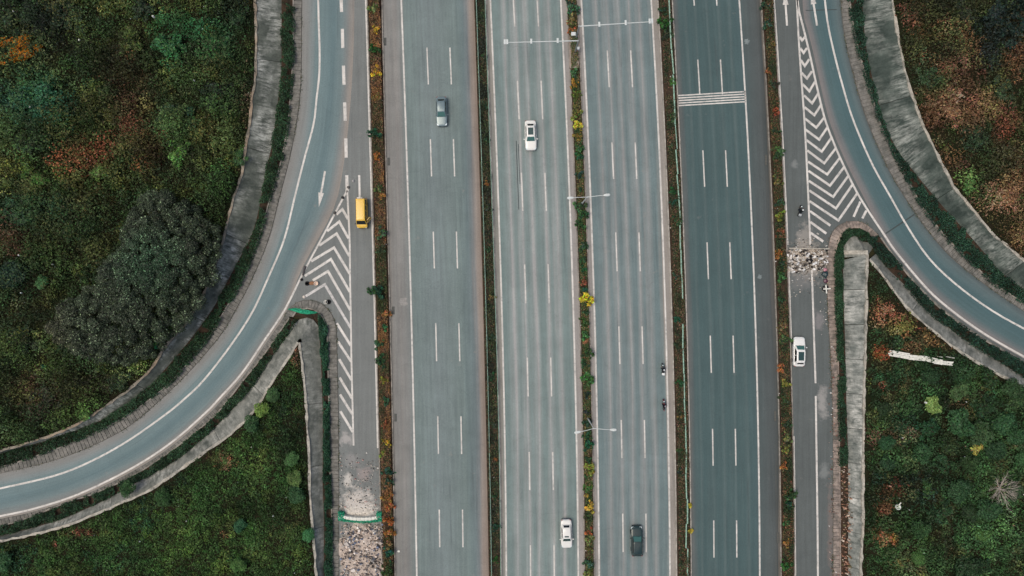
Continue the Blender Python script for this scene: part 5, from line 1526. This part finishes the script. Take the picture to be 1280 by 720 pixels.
def motorcycle(label, plabel, px, py, heading, shirt, helmet, paintc, box=None):
    q = P(px, py, .6)
    root = empty('motorcycle', (q.x, q.y, 0), heading)
    pm = paintcol('motorcycle_paint', paintc, .3)
    Mx = Matrix.Rotation(PI / 2, 4, 'Y')
    for y in (.62, -.62):
        w = MB().lathe([(.22, -.045), (.27, -.05), (.3, -.02), (.3, .02), (.27, .05), (.22, .045)], Mx, 20).build('wheel', M['rubber'], root, (0, y, .3))
        MB().lathe([(.03, -.06), (.05, -.05), (.2, -.02), (.23, -.03), (.23, .03), (.2, .02), (.05, .05), (.03, .06)], Mx, 14).build('rim', M['rim'], w)
    fr = MB()
    fr.tube((0, .45, .82), (0, -.1, .62), .04, .04); fr.tube((0, .45, .75), (0, .1, .35), .035, .035); fr.tube((0, .1, .35), (0, -.35, .4), .035, .035); fr.tube((0, -.1, .62), (0, -.75, .72), .03, .025)
    for s in (-1, 1): fr.tube((s * .09, -.62, .3), (s * .09, -.05, .4), .025, .025)
    fr.build('frame', M['black'], root)
    fk = MB()
    for s in (-1, 1): fk.tube((s * .08, .62, .3), (s * .08, .42, .95), .028, .028)
    fk.build('fork', M['rim'], root)
    MB().box((0, .02, .42), (.26, .36, .3)).build('engine', M['iron'], root)
    tk = loftmesh([[(-.06, .4, .8), (.06, .4, .8), (.08, .4, .9), (-.08, .4, .9)], [(-.13, .25, .72), (.13, .25, .72), (.14, .25, .95), (-.14, .25, .95)], [(-.11, 0, .72), (.11, 0, .72), (.1, 0, .88), (-.1, 0, .88)]]).build('fuel_tank', pm, root); fixn(tk); subsurf(tk, 2)
    se = MB().box((0, -.34, .82), (.26, .72, .1)).build('seat', M['black'], root); bevel(se, .04, 3)
    hb = MB(); hb.tube((-.36, .3, 1.06), (-.14, .42, 1.0), .018, .018); hb.tube((.36, .3, 1.06), (.14, .42, 1.0), .018, .018); hb.tube((-.14, .42, 1.0), (.14, .42, 1.0), .02, .02)
    hb.build('handlebar', M['black'], root)
    MB().lathe([(.04, -.08), (.1, -.02), (.11, .06), (.08, .08)], Matrix.Translation((0, .56, .86)) @ Matrix.Rotation(-PI / 2, 4, 'X'), 14).build('headlight', M['lamp_clear'], root)
    for y, r0 in ((.62, .33), (-.62, .33)):
        mb = MB()
        for k in range(5):
            a0, a1 = R(40 + 22 * k), R(40 + 22 * (k + 1))
            mb.hexa([(-.08, y + r0 * math.cos(a0), .3 + r0 * math.sin(a0)), (.08, y + r0 * math.cos(a0), .3 + r0 * math.sin(a0)), (.08, y + r0 * math.cos(a1), .3 + r0 * math.sin(a1)), (-.08, y + r0 * math.cos(a1), .3 + r0 * math.sin(a1))], [(-.08, y + (r0 + .02) * math.cos(a0), .3 + (r0 + .02) * math.sin(a0)), (.08, y + (r0 + .02) * math.cos(a0), .3 + (r0 + .02) * math.sin(a0)), (.08, y + (r0 + .02) * math.cos(a1), .3 + (r0 + .02) * math.sin(a1)), (-.08, y + (r0 + .02) * math.cos(a1), .3 + (r0 + .02) * math.sin(a1))])
        o = mb.build('mudguard', pm, root); fixn(o)
    for s in (-1, 1):
        MB().tube((s * .26, .36, 1.06), (s * .32, .38, 1.24), .01, .01, 5).build('mirror', M['black'], root)
    if box:
        bx = MB().box((0, -.8, .98), (.42, .36, .3)).build('luggage_box', plain('luggage_box', box, .5), root); bevel(bx, .05, 3)
    MB().box((0, -.93, .78), (.16, .05, .08)).build('tail_light', M['lamp_red'], root)
    tag(root, label, 'motorcycle')
    # rider, seated on the saddle
    pr = empty('person', (q.x, q.y, 0), heading)
    sh = plain('shirt', shirt, .9, .1); tr = plain('trousers', (44, 48, 58), .9, .1); skn = plain('skin', (176, 128, 102), .7, .3)
    J = [(0, -.3, .92, .15, .13), (0, -.26, 1.12, .16, .12), (0, -.18, 1.34, .19, .12), (0, -.13, 1.46, .08, .08), (0, -.09, 1.56, .06, .06), (0, -.06, 1.66, .08, .09), (0, -.05, 1.74, .07, .08)]
    E = [(0, 1), (1, 2), (2, 3), (3, 4), (4, 5), (5, 6)]
    for s in (-1, 1):
        n = len(J)
        J += [(s * .2, -.15, 1.4, .07), (s * .3, .0, 1.18, .052), (s * .31, .24, 1.09, .04), (s * .32, .31, 1.08, .045)]
        E += [(2, n), (n, n + 1), (n + 1, n + 2), (n + 2, n + 3)]
        n = len(J)
        J += [(s * .13, -.24, .92, .1), (s * .22, .16, .82, .075), (s * .2, .02, .42, .055), (s * .2, .12, .36, .05)]
        E += [(0, n), (n, n + 1), (n + 1, n + 2), (n + 2, n + 3)]
    body = skin_body('body', J, E, sh, pr)
    for jj in (0,):
        pass
    # trousers: legs as clothing over the lower body
    JL = [(0, -.3, .91, .165, .145)]; EL = []
    for s in (-1, 1):
        n = len(JL)
        JL += [(s * .13, -.23, .92, .112), (s * .22, .17, .825, .085), (s * .2, .03, .46, .066)]
        EL += [(0, n), (n, n + 1), (n + 1, n + 2)]
    skin_body('trousers', JL, EL, tr, pr)
    for s in (-1, 1):
        o = MB().box((s * .2, .1, .34), (.1, .27, .09)).build('shoe', M['black'], pr); bevel(o, .03, 2)
        hd = skin_body('hand', [(s * .315, .26, 1.085, .04, .03), (s * .32, .34, 1.08, .042, .028), (s * .322, .38, 1.05, .03, .022)], [(0, 1), (1, 2)], skn, pr, 1)
    face = MB().lathe([(.03, -.12), (.07, -.1), (.09, -.03), (.09, .05), (.06, .1)], Matrix.Translation((0, -.03, 1.66)), 14).build('face', skn, pr, None, True)
    hm = MB().lathe([(.125, -.06), (.14, .0), (.138, .06), (.115, .115), (.07, .15), (.02, .16)], Matrix.Translation((0, -.06, 1.68)), 18).build('helmet', plain('helmet', helmet, .25, .5, 0, .03, .5), pr, None, True)
    MB().box((0, .062, 1.66), (.19, .03, .1)).build('visor', M['glass_dark'], hm)
    tag(pr, plabel, 'person')
motorcycle('motorcycle with a white luggage box at the edge of the centre right carriageway', 'rider in grey with a white helmet on the upper motorcycle, centre right carriageway', 828.4, 461, UPH, (70, 76, 80), (214, 216, 216), (40, 44, 46), (226, 228, 226))
motorcycle('dark red motorcycle at the edge of the centre right carriageway', 'rider in black with a grey helmet on the dark red motorcycle', 829.8, 506, UPH, (42, 36, 40), (150, 146, 150), (96, 28, 34))
motorcycle('black motorcycle on the right service road beside the chevrons', 'rider in black with a white helmet on the right service road motorcycle', 1000.3, 263, R(-14), (34, 40, 40), (212, 216, 214), (38, 44, 44), (170, 176, 176))

# ------------------------------------------------------------------ barriers, rubble, small things
def rubble(label, poly_px, n, size, cols, seed, zmax=.35, cat='rubble', name='rubble', dens=None):
    r_ = np.random.default_rng(seed)
    poly = PA(poly_px)
    V, F, Cc = [], [], []
    k = 0
    x0, y0, x1, y1 = poly[:, 0].min(), poly[:, 1].min(), poly[:, 0].max(), poly[:, 1].max()
    while k < n:
        x, y = r_.uniform(x0, x1), r_.uniform(y0, y1)
        if not inside(np.array([x]), np.array([y]), poly)[0]: continue
        if dens is not None and r_.random() > dens(x, y): continue
        s = size[0] + (size[1] - size[0]) * r_.random() ** 2.6
        h = s * r_.uniform(.3, .8)
        zb = r_.random() ** 2 * zmax * float(np.clip(dist_line(np.array([x]), np.array([y]), np.vstack([poly, poly[:1]]))[0] / 1.2, 0, 1))
        a = r_.uniform(0, 6.28); m_ = r_.integers(4, 6)
        b0 = len(V)
        for t, zz in ((1., zb - .05), (r_.uniform(.45, .85), zb + h)):
            for j in range(m_):
                an = a + 2 * math.pi * j / m_ + r_.uniform(-.3, .3); rr = s * .5 * t * r_.uniform(.7, 1.2)
                V.append((x + math.cos(an) * rr, y + math.sin(an) * rr * r_.uniform(.6, 1), zz + r_.uniform(-.1, .1) * h))
        fs = [tuple(b0 + m_ + j for j in range(m_))] + [(b0 + j, b0 + (j + 1) % m_, b0 + m_ + (j + 1) % m_, b0 + m_ + j) for j in range(m_)]
        F += fs
        c = L3(*cols[r_.integers(len(cols))]) * r_.uniform(.7, 1.2)
        Cc += [c] * len(fs)
        k += 1
    me = mesh(name, V, F, M['debris'])
    at = me.attributes.new('Col', 'FLOAT_COLOR', 'FACE')
    c4 = np.ones((len(Cc), 4), np.float32); c4[:, :3] = np.clip(np.array(Cc), 0, .85)
    at.data.foreach_set('color', c4.ravel())
    return tag(link(name, me), label, cat, None, 'stuff')
M['debris'] = leafmat('debris', .85, .15, 0.0)
TR = [(214, 210, 202), (190, 182, 170), (164, 152, 140), (132, 122, 112), (226, 225, 222), (104, 98, 92), (70, 68, 66), (206, 200, 192)]
rubble('heap of white and brown rubbish dumped behind the right barrier', [(984, 312), (1033, 312), (1034, 330), (1022, 338), (1010, 336), (996, 342), (985, 338)], 900, (.08, .75), TR + [(40, 40, 42), (232, 232, 230)], 1, .5)
def bell(x, y, rx, ry):
    q = P(x, y)
    return lambda u, v: math.exp(-((u - q.x) / (rx / S)) ** 2 - ((v - q.y) / (ry / S)) ** 2)
rubble('fine grit spilling from the right rubbish heap over the lane', [(980, 285), (1035, 285), (1036, 380), (980, 380)], 900, (.04, .3), TR, 41, .02, 'litter', 'litter', bell(1008, 324, 24, 20))
rubble('fine grit and dust crumbs spread around the left barricade', [(424, 560), (482, 560), (484, 740), (424, 740)], 1100, (.04, .26), [(200, 192, 182), (176, 164, 152), (150, 142, 134), (216, 212, 206)], 42, .02, 'litter', 'litter', bell(450, 655, 30, 42))
rubble('large broken slabs of pale rubble behind the left barricade', [(428, 656), (478, 656), (480, 735), (428, 735)], 60, (.5, 1.3), [(196, 182, 170), (176, 164, 154), (150, 146, 142), (214, 206, 198)], 43, .2)
rubble('thin scatter of litter round the right rubbish heap', [(980, 296), (1034, 296), (1036, 420), (1026, 420), (1024, 345), (1000, 375), (984, 372)], 170, (.05, .35), TR, 2, .02, 'litter', 'litter')
rubble('white and beige demolition rubble behind the left barricade', [(426, 656), (479, 655), (482, 740), (426, 740)], 1500, (.06, .6), [(206, 190, 176), (186, 168, 154), (170, 156, 144), (150, 138, 128), (224, 218, 210), (128, 122, 116), (80, 78, 76), (120, 130, 150)], 3, .5)
rubble('pale sand and litter spilled before the left barricade', [(425, 566), (473, 566), (478, 644), (425, 644)], 420, (.05, .42), [(190, 184, 174), (206, 202, 194), (150, 146, 140), (120, 116, 112), (190, 150, 142), (92, 92, 92)], 4, .03, 'litter', 'litter')
rubble('litter and grit scattered along the right nose gutter', [(1034, 420), (1046, 420), (1048, 720), (1037, 720)], 200, (.05, .4), [(190, 170, 158), (150, 120, 108), (206, 204, 200), (110, 92, 84), (140, 84, 76)], 5, .03, 'litter', 'litter')
rubble('white specks of litter on the left nose apron', [(366, 404), (394, 404), (396, 420), (366, 420)], 90, (.06, .4), [(206, 206, 200), (180, 180, 172), (140, 140, 134)], 6, .9, 'litter', 'litter')
rubble('eroded brown soil and stones at the lower end of the right nose bed', [(1051, 575), (1064, 585), (1070, 640), (1066, 720), (1051, 720)], 500, (.08, .6), [(150, 112, 92), (176, 140, 118), (120, 92, 76), (196, 180, 164), (104, 96, 70)], 7, .8)
for s_, (l, r, y0, y1) in enumerate(((A_L, A_R, 0, 720), (B_L, B_R, 0, 720), (C_L, C_R, 0, 720), (D_L, D_R, 0, 720), (E_L, E_R, 0, 720))):
    nm = ('strip beside the left service road', 'narrow strip with the thin railing', 'central median', 'strip with the pale green rail', 'strip beside the right service road')[s_]
    rubble('small pale scraps of litter in the ' + nm, [(float(l(y)) + 1, y) for y in range(0, 721, 90)] + [(float(r(y)) - 1, y) for y in range(720, -1, -90)], (70, 80, 50, 110, 80)[s_], (.05, .34), TR, 20 + s_, .12, 'litter', 'litter')

# litter on the land: white specks one can see from above
rubble('white scraps of litter lying in the upper left scrub', [(0, 10), (290, 10), (300, 120), (200, 230), (120, 320), (60, 400), (0, 520)], 60, (.12, .45), [(224, 226, 222), (190, 190, 186)], 31, 3.2, 'litter', 'litter').location.z = ZT - .3
rubble('white scraps of litter lying in the lower right scrub', [(1090, 430), (1270, 500), (1275, 715), (1085, 715)], 50, (.1, .4), [(224, 226, 222), (190, 190, 186), (170, 130, 110)], 32, 2.0, 'litter', 'litter').location.z = ZT - .1
rubble('white scraps of litter lying in the lower left grass', [(20, 690), (200, 630), (330, 540), (385, 560), (390, 715), (20, 715)], 50, (.1, .35), [(214, 216, 210), (190, 190, 186)], 33, 1.0, 'litter', 'litter').location.z = ZT - .1

# white barricade with green netting across the closed left service road
def barricade():
    p = P(450, 646); root = empty('barricade', (p.x, p.y, 0))
    pts = [P(424.5, 643.5, .0) - Vector((p.x, p.y, 0)), P(438, 646, .0) - Vector((p.x, p.y, 0)), P(452, 647.2, .0) - Vector((p.x, p.y, 0)), P(466, 646.6, 0) - Vector((p.x, p.y, 0)), P(477.5, 644, 0) - Vector((p.x, p.y, 0))]
    q = smooth([(v.x, v.y) for v in pts], 3)
    blk = []
    for a, b in zip(q[:-1], q[1:]):
        c = (a + b) / 2; d = b - a
        o = MB().box((c[0], c[1], .38), (np.hypot(*d) * .97, .52, .86), math.atan2(d[1], d[0])).build('block', M['plank'], root); bevel(o, .04, 2)
    net = []
    r_ = np.random.default_rng(9)
    for k in range(9000):
        t = r_.random() * (len(q) - 1.01); i = int(t); c = q[i] * (1 - t + i) + q[i + 1] * (t - i)
        e = abs(t / (len(q) - 1) - .5) * 2
        if r_.random() > .12 + e ** 3: continue
        off_ = r_.uniform(-.7, -.2) if e < .75 else r_.uniform(-.75, .75)
        net.append((c[0] + r_.uniform(-.1, .1), c[1] + off_, r_.uniform(.1, .95 if off_ > -.3 else .6)))
    net = np.array(net)
    c = L3(58, 160, 124) * r_.uniform(.5, 1.5, (len(net), 1))
    leaves('netting', net, r_.uniform(.12, .3, len(net)), c, M['debris'], .3, .7, parent=root)
    return tag(root, 'curved white barricade with torn green netting across the left service road', 'barricade')
barricade()
def net_heap():
    p = P(379, 389, .3); root = empty('green_netting', (p.x, p.y, .05))
    outline = [(-2.45, .38), (-1.6, .5), (-.6, .42), (.6, .2), (1.7, -.05), (2.35, -.15), (1.8, -.38), (.6, -.5), (-.4, -.38), (-1.4, -.12)]
    V, F = [], []
    nx, ny = 44, 9
    up = np.interp(np.linspace(-2.4, 2.3, nx), [-2.45, -1.6, -.6, .6, 1.7, 2.35], [.38, .52, .44, .22, -.03, -.12]); lo = np.interp(np.linspace(-2.4, 2.3, nx), [-2.45, -1.4, -.4, .6, 1.8, 2.35], [.3, -.1, -.36, -.5, -.4, -.2])
    r_ = np.random.default_rng(3)
    for i in range(nx):
        for j in range(ny):
            f = j / (ny - 1)
            V.append((-2.4 + 4.7 * i / (nx - 1) + r_.uniform(-.03, .03), lo[i] * (1 - f) + up[i] * f + r_.uniform(-.03, .03), .12 + .32 * math.sin(math.pi * f) + r_.uniform(-.09, .09)))
    for i in range(nx - 1):
        for j in range(ny - 1): F.append((i * ny + j, (i + 1) * ny + j, (i + 1) * ny + j + 1, i * ny + j + 1))
    link('net', mesh('net', V, F, M['net_green']), root)
    tag(root, 'crumpled bright green netting draped over the left nose kerb', 'netting')
net_heap()
p = P(1009, 311); root = tag(empty('barrier', (p.x, p.y, 0)), 'thin pale barrier rail across the closed right service road', 'barrier')
MB().box((0, 0, .72), (6.4, .2, .2), R(-.5)).build('rail', M['coping'], root)
for k in (-2.9, -1, 1, 2.9): MB().box((k, 0, .3), (.14, .16, .66)).build('post', M['coping'], root)

# things lying on the left gore
def tyre(label, x, y, r=.36, tilt=0):
    p = P(x, y); o = MB().lathe([(r * .55, .0), (r * .9, 0), (r, .06), (r, .16), (r * .9, .22), (r * .55, .22), (r * .5, .11), (r * .55, .0)], Matrix(), 20).build('tyre', M['rubber'], None, (p.x, p.y, .005), True)
    return tag(o, label, 'tyre')
def bucket(label, x, y, r=.3, h=.45, z=0.0, c=(224, 222, 214)):
    p = P(x, y, z); root = tag(empty('bucket', (p.x, p.y, z + .005)), label, 'bucket')
    MB().lathe([(r * .8, 0), (r, h), (r * .95, h), (r * .76, .04)], Matrix(), 18).build('shell', plain('bucket_plastic', c, .5), root, None, True)
    MB().tube((-r, 0, h), (0, 0, h + .12), .012, .012, 5).tube((0, 0, h + .12), (r, 0, h), .012, .012, 5).build('handle', M['steel_grey'], root)
tyre('black tyre lying on the left gore beside a sack', 384.2, 354.4)
def sack(label, x, y, sx, sy, c, rz=0, name='sack', z=0):
    p = P(x, y, z); mb = MB().box((0, 0, .14), (sx, sy, .3)); o = mb.build(name, plain(name + '_cloth', c, .9, .1, dirt=.3), None, (p.x, p.y, z)); o.rotation_euler.z = rz; subsurf(o, 3)
    o.data.update(); return tag(o, label, 'sack')
sack('brown sack between the tyre and the bucket on the left gore', 390, 354, 1.0, .7, (146, 108, 82), .1)
bucket('cream bucket beside the brown sack on the left gore', 395.8, 354.2, .36, .4, 0, (226, 206, 190))
bucket('white bucket against the tyre by the left nose kerb', 407.8, 377.6, .34, .42)
tyre('black tyre by the left nose kerb beside a white bucket', 410.8, 377.4, .38)
p = P(380, 338.5); o = MB().tube((-.18, -.75, .1), (.2, .75, .12), .13, .22, 10).build('rubber_mat', plain('old_rubber', (84, 80, 80), .9), None, (p.x, p.y, 0)); tag(o, 'rolled dark grey mat lying on the left gore line', 'mat')
for k, (x, y, lb) in enumerate(((441.7, 226.3, 'small pale stone right of the gore tip'), (435.6, 234.2, 'small stone on the tip of the left gore'), (428.5, 247, 'dark stone on the left gore line, upper one'), (418.7, 266, 'dark stone on the left gore line, lower one'), (380.3, 371, 'small cream stone beside the faded chevron'), (377.3, 349.5, 'black stone below the rolled mat'))):
    bm = bmesh.new(); bmesh.ops.create_icosphere(bm, subdivisions=2, radius=.24)
    for v in bm.verts: v.co = Vector((v.co.x * random.uniform(.8, 1.2), v.co.y * random.uniform(.8, 1.2), max(-.1, v.co.z * random.uniform(.5, .8))))
    me = bpy.data.meshes.new('stone'); bm.to_mesh(me); bm.free(); me.materials.append(plain('stone_%d' % k, ((150, 150, 150), (96, 94, 92), (60, 60, 60), (80, 78, 76), (212, 202, 190), (40, 40, 42))[k], .9, .2))
    p = P(x, y); tag(link('stone', me, None, (p.x, p.y, .1)), lb, 'stone')

# rubbish beside the right nose gutter: crossed white planks over dark bags
def bag(label, x, y, r, c, z=0):
    bm = bmesh.new(); bmesh.ops.create_icosphere(bm, subdivisions=3, radius=r)
    for v in bm.verts: v.co *= 1 + .22 * math.sin(v.co.x * 9 + v.co.y * 5) * math.cos(v.co.y * 8) + random.uniform(-.05, .05); v.co.z = max(v.co.z * .6, -r * .3)
    me = bpy.data.meshes.new('rubbish_bag'); bm.to_mesh(me); bm.free(); me.materials.append(plain('bag_plastic', c, .35, .5))
    for f in me.polygons: f.use_smooth = True
    p = P(x, y); tag(link('rubbish_bag', me, None, (p.x, p.y, r * .3 + z)), label, 'rubbish bag')
bag('black rubbish bag under the crossed white planks', 1031.5, 361, .5, (36, 38, 40))
bag('dark teal rubbish bag above the crossed planks', 1031, 343, .5, (36, 58, 62))
bag('small pink rubbish bag below the right rubbish heap', 1031, 337, .3, (176, 120, 134))
bag('maroon rubbish bag between the teal bag and the planks', 1031.5, 351, .34, (84, 46, 64))
p = P(1032, 361); root = tag(empty('crossed_planks', (p.x, p.y, .4)), 'two crossed white planks lying on dark rubbish by the right gutter', 'planks')
MB().box((0, 0, .1), (1.15, .2, .05), .06).build('plank', M['plank'], root); MB().box((-.1, -.05, .04), (.2, 1.4, .05), .08).build('plank', M['plank'], root)

# fallen white fence on the lower right land
x, y, z = on_land('se', 1151, 446)
root = tag(empty('fallen_fence', (x, y, z)), 'long broken white plank fence lying across the lower right scrub', 'fence')
off = Vector((x, y, 0))
segs = [((1112, 441), (1137, 445.5), .95), ((1136, 446.5), (1158, 448.3), .8), ((1153, 447.5), (1177, 453), .8), ((1168, 452.5), (1191, 454.5), .6)]
for i, (a, b, w) in enumerate(segs):
    zz = z + .75
    pa, pb = P(*a, zz) - off, P(*b, zz) - off
    d = pb - pa; n = Vector((-d.y, d.x, 0)).normalized()
    for k in range(4):
        s = (k - 1.5) / 4 * w
        e0, e1 = random.uniform(-.15, .15), random.uniform(-.2, .2)
        c = (pa + pb) / 2 + n * s
        MB().box((c.x + e0, c.y, .75 + i * .02 + random.uniform(-.02, .02)), (d.length + e1, w / 4 * .9, .05), math.atan2(d.y, d.x) + random.uniform(-.012, .012)).build('plank', M['plank'], root)
    for t in (.15, .85):
        c = pa.lerp(pb, t)
        MB().box((c.x, c.y, .35), (.1, w, .72), math.atan2(d.y, d.x)).build('batten', M['plank'], root)
for x_, y_ in ((1174.5, 446), (1184, 446), (1189.5, 447)):
    p = P(x_, y_, z + .6) - off
    MB().box((p.x, p.y, .6), (.1, .1, 1.3)).build('post', M['plank'], root)

lx, ly, lz = on_land('se', 1121, 633)
p = Vector((lx, ly, lz))
root = tag(empty('bucket', (lx, ly, lz + .35)), 'white bucket lying in the weeds of the lower right land', 'bucket')
MB().lathe([(.32, 0), (.42, .5), (.40, .5), (.3, .04)], Matrix(), 18).build('shell', plain('bucket_white', (214, 218, 212), .5), root, None, True)
MB().box((.25, .55, .5), (.5, .16, .03), .8).build('lid_piece', M['plank'], root)

# low spills of sand and crushed rubble, road details
def mound(label, x, y, rx, ry, h, col, seed, name='sand_spill'):
    m = soil(name + '_%d' % seed, [tuple(v * .82 for v in col), col, tuple(min(255, v * 1.08) for v in col), tuple(v * .9 for v in col)], 1.2)
    c = P(x, y); ax, ay = rx / S, ry / S
    gx, gy = np.meshgrid(np.linspace(-1.3 * ax, 1.3 * ax, max(12, int(ax * 10))), np.linspace(-1.3 * ay, 1.3 * ay, max(12, int(ay * 10))))
    d = np.sqrt((gx / ax) ** 2 + (gy / ay) ** 2)
    z = h * (1 - d * d) + (fbm(gx + x, gy + y, 1.7, seed, 5) - .5) * h * 2.2
    z = np.maximum(z, -.12)
    ny, nx = gx.shape
    V = np.stack([gx.ravel(), gy.ravel(), z.ravel()], 1)
    F = [(j * nx + i, j * nx + i + 1, (j + 1) * nx + i + 1, (j + 1) * nx + i) for j in range(ny - 1) for i in range(nx - 1) if max(z[j, i], z[j, i + 1], z[j + 1, i], z[j + 1, i + 1]) > -.02]
    return tag(link(name, mesh(name, V, F, m, smooth_=True), None, (c.x, c.y, 0)), label, 'sand', None, 'stuff')
mound('low bank of pale sand against the left barricade', 450, 639, 19, 5, .12, (196, 190, 180), 501)
mound('pinkish crushed rubble spread below the left barricade', 452, 695, 27, 40, .2, (180, 168, 158), 503, 'rubble_spill')
mound('beige crushed rubble under the right rubbish heap', 1008, 320, 26, 9, .14, (176, 166, 154), 504, 'rubble_spill')
M['tar'] = plain('tar', (70, 78, 78), .8, .2, dirt=.3)
dash('expansion_joint', (1107, 292), (1143, 268), .22, RPR, 'tar')
dash('expansion_joint', (1007, 13), (1046, 12), .14, RPR, 'tar')
dash('skid_mark', (645.3, 176), (648.5, 262), .12, L2, 'tar')
dash('skid_mark', (647.8, 180), (650, 230), .1, L2, 'tar')
def splash(x, y, r, parent, seed, m):
    r_ = np.random.default_rng(seed); c = P(x, y, .006)
    vs = [c + Vector((math.cos(a), math.sin(a), 0)) * (r * r_.uniform(.55, 1.15)) for a in np.linspace(0, 6.28, 17)[:-1]]
    me = mesh('paint_splash', vs, [tuple(range(16))], m); me_up(me); link('paint_splash', me, parent)
M['splash'] = plain('dried_splash', (124, 134, 134), .8, .2, dirt=.35)
splash(933.5, 52, .5, R2, 1, M['splash']); splash(949.5, 346, .42, R2, 2, M['splash'])
splash(504, 377, .8, L1, 3, plain('dried_splash_pale', (148, 146, 142), .8, .2, dirt=.3))
for k, (x, y) in enumerate(((498, 689),)): splash(x, y, .22, L1 if x < 600 else L2, 5 + k, M['plank'])

def kerb_weeds(label, line, seed, n, w, cols):
    """grass and moss growing in the joint between asphalt and kerb"""
    p = resample(line, 900); j = rng.integers(0, 899, n)
    keep = fbm(j * .12, np.zeros(n), 1.3, seed) + rng.uniform(-.1, .1, n) > .52
    j = j[keep]; q = p[j] + rng.normal(0, w, (len(j), 3)); q[:, 2] = rng.uniform(.03, .2, len(j))
    C_ = np.array([L3(*c) for c in cols])
    c = C_[rng.integers(0, len(cols), len(j))] * GAIN * rng.uniform(.5, 1.5, (len(j), 1))
    tag(leaves('kerb_weeds', q, rng.uniform(.08, .22, len(j)), np.clip(c, 0, .5), M['leaf'], .3), label, 'weeds', None, 'stuff')
WC = [(52, 62, 38), (74, 70, 48), (44, 56, 34)]
kerb_weeds('tufts of weeds along the outer left gutter', lo_gut, 601, 2600, .12, WC)
kerb_weeds('tufts of weeds along the outer right gutter', ro_gut, 602, 2600, .14, WC)
kerb_weeds('tufts of weeds along the left nose gutter', ln_gut, 603, 2200, .12, WC)
kerb_weeds('tufts of weeds along the right nose gutter', rn_gut, 604, 3200, .16, WC + [(96, 70, 58)])
kerb_weeds('tufts of weeds along the inner left gutter', li_gut, 605, 2600, .2, WC)
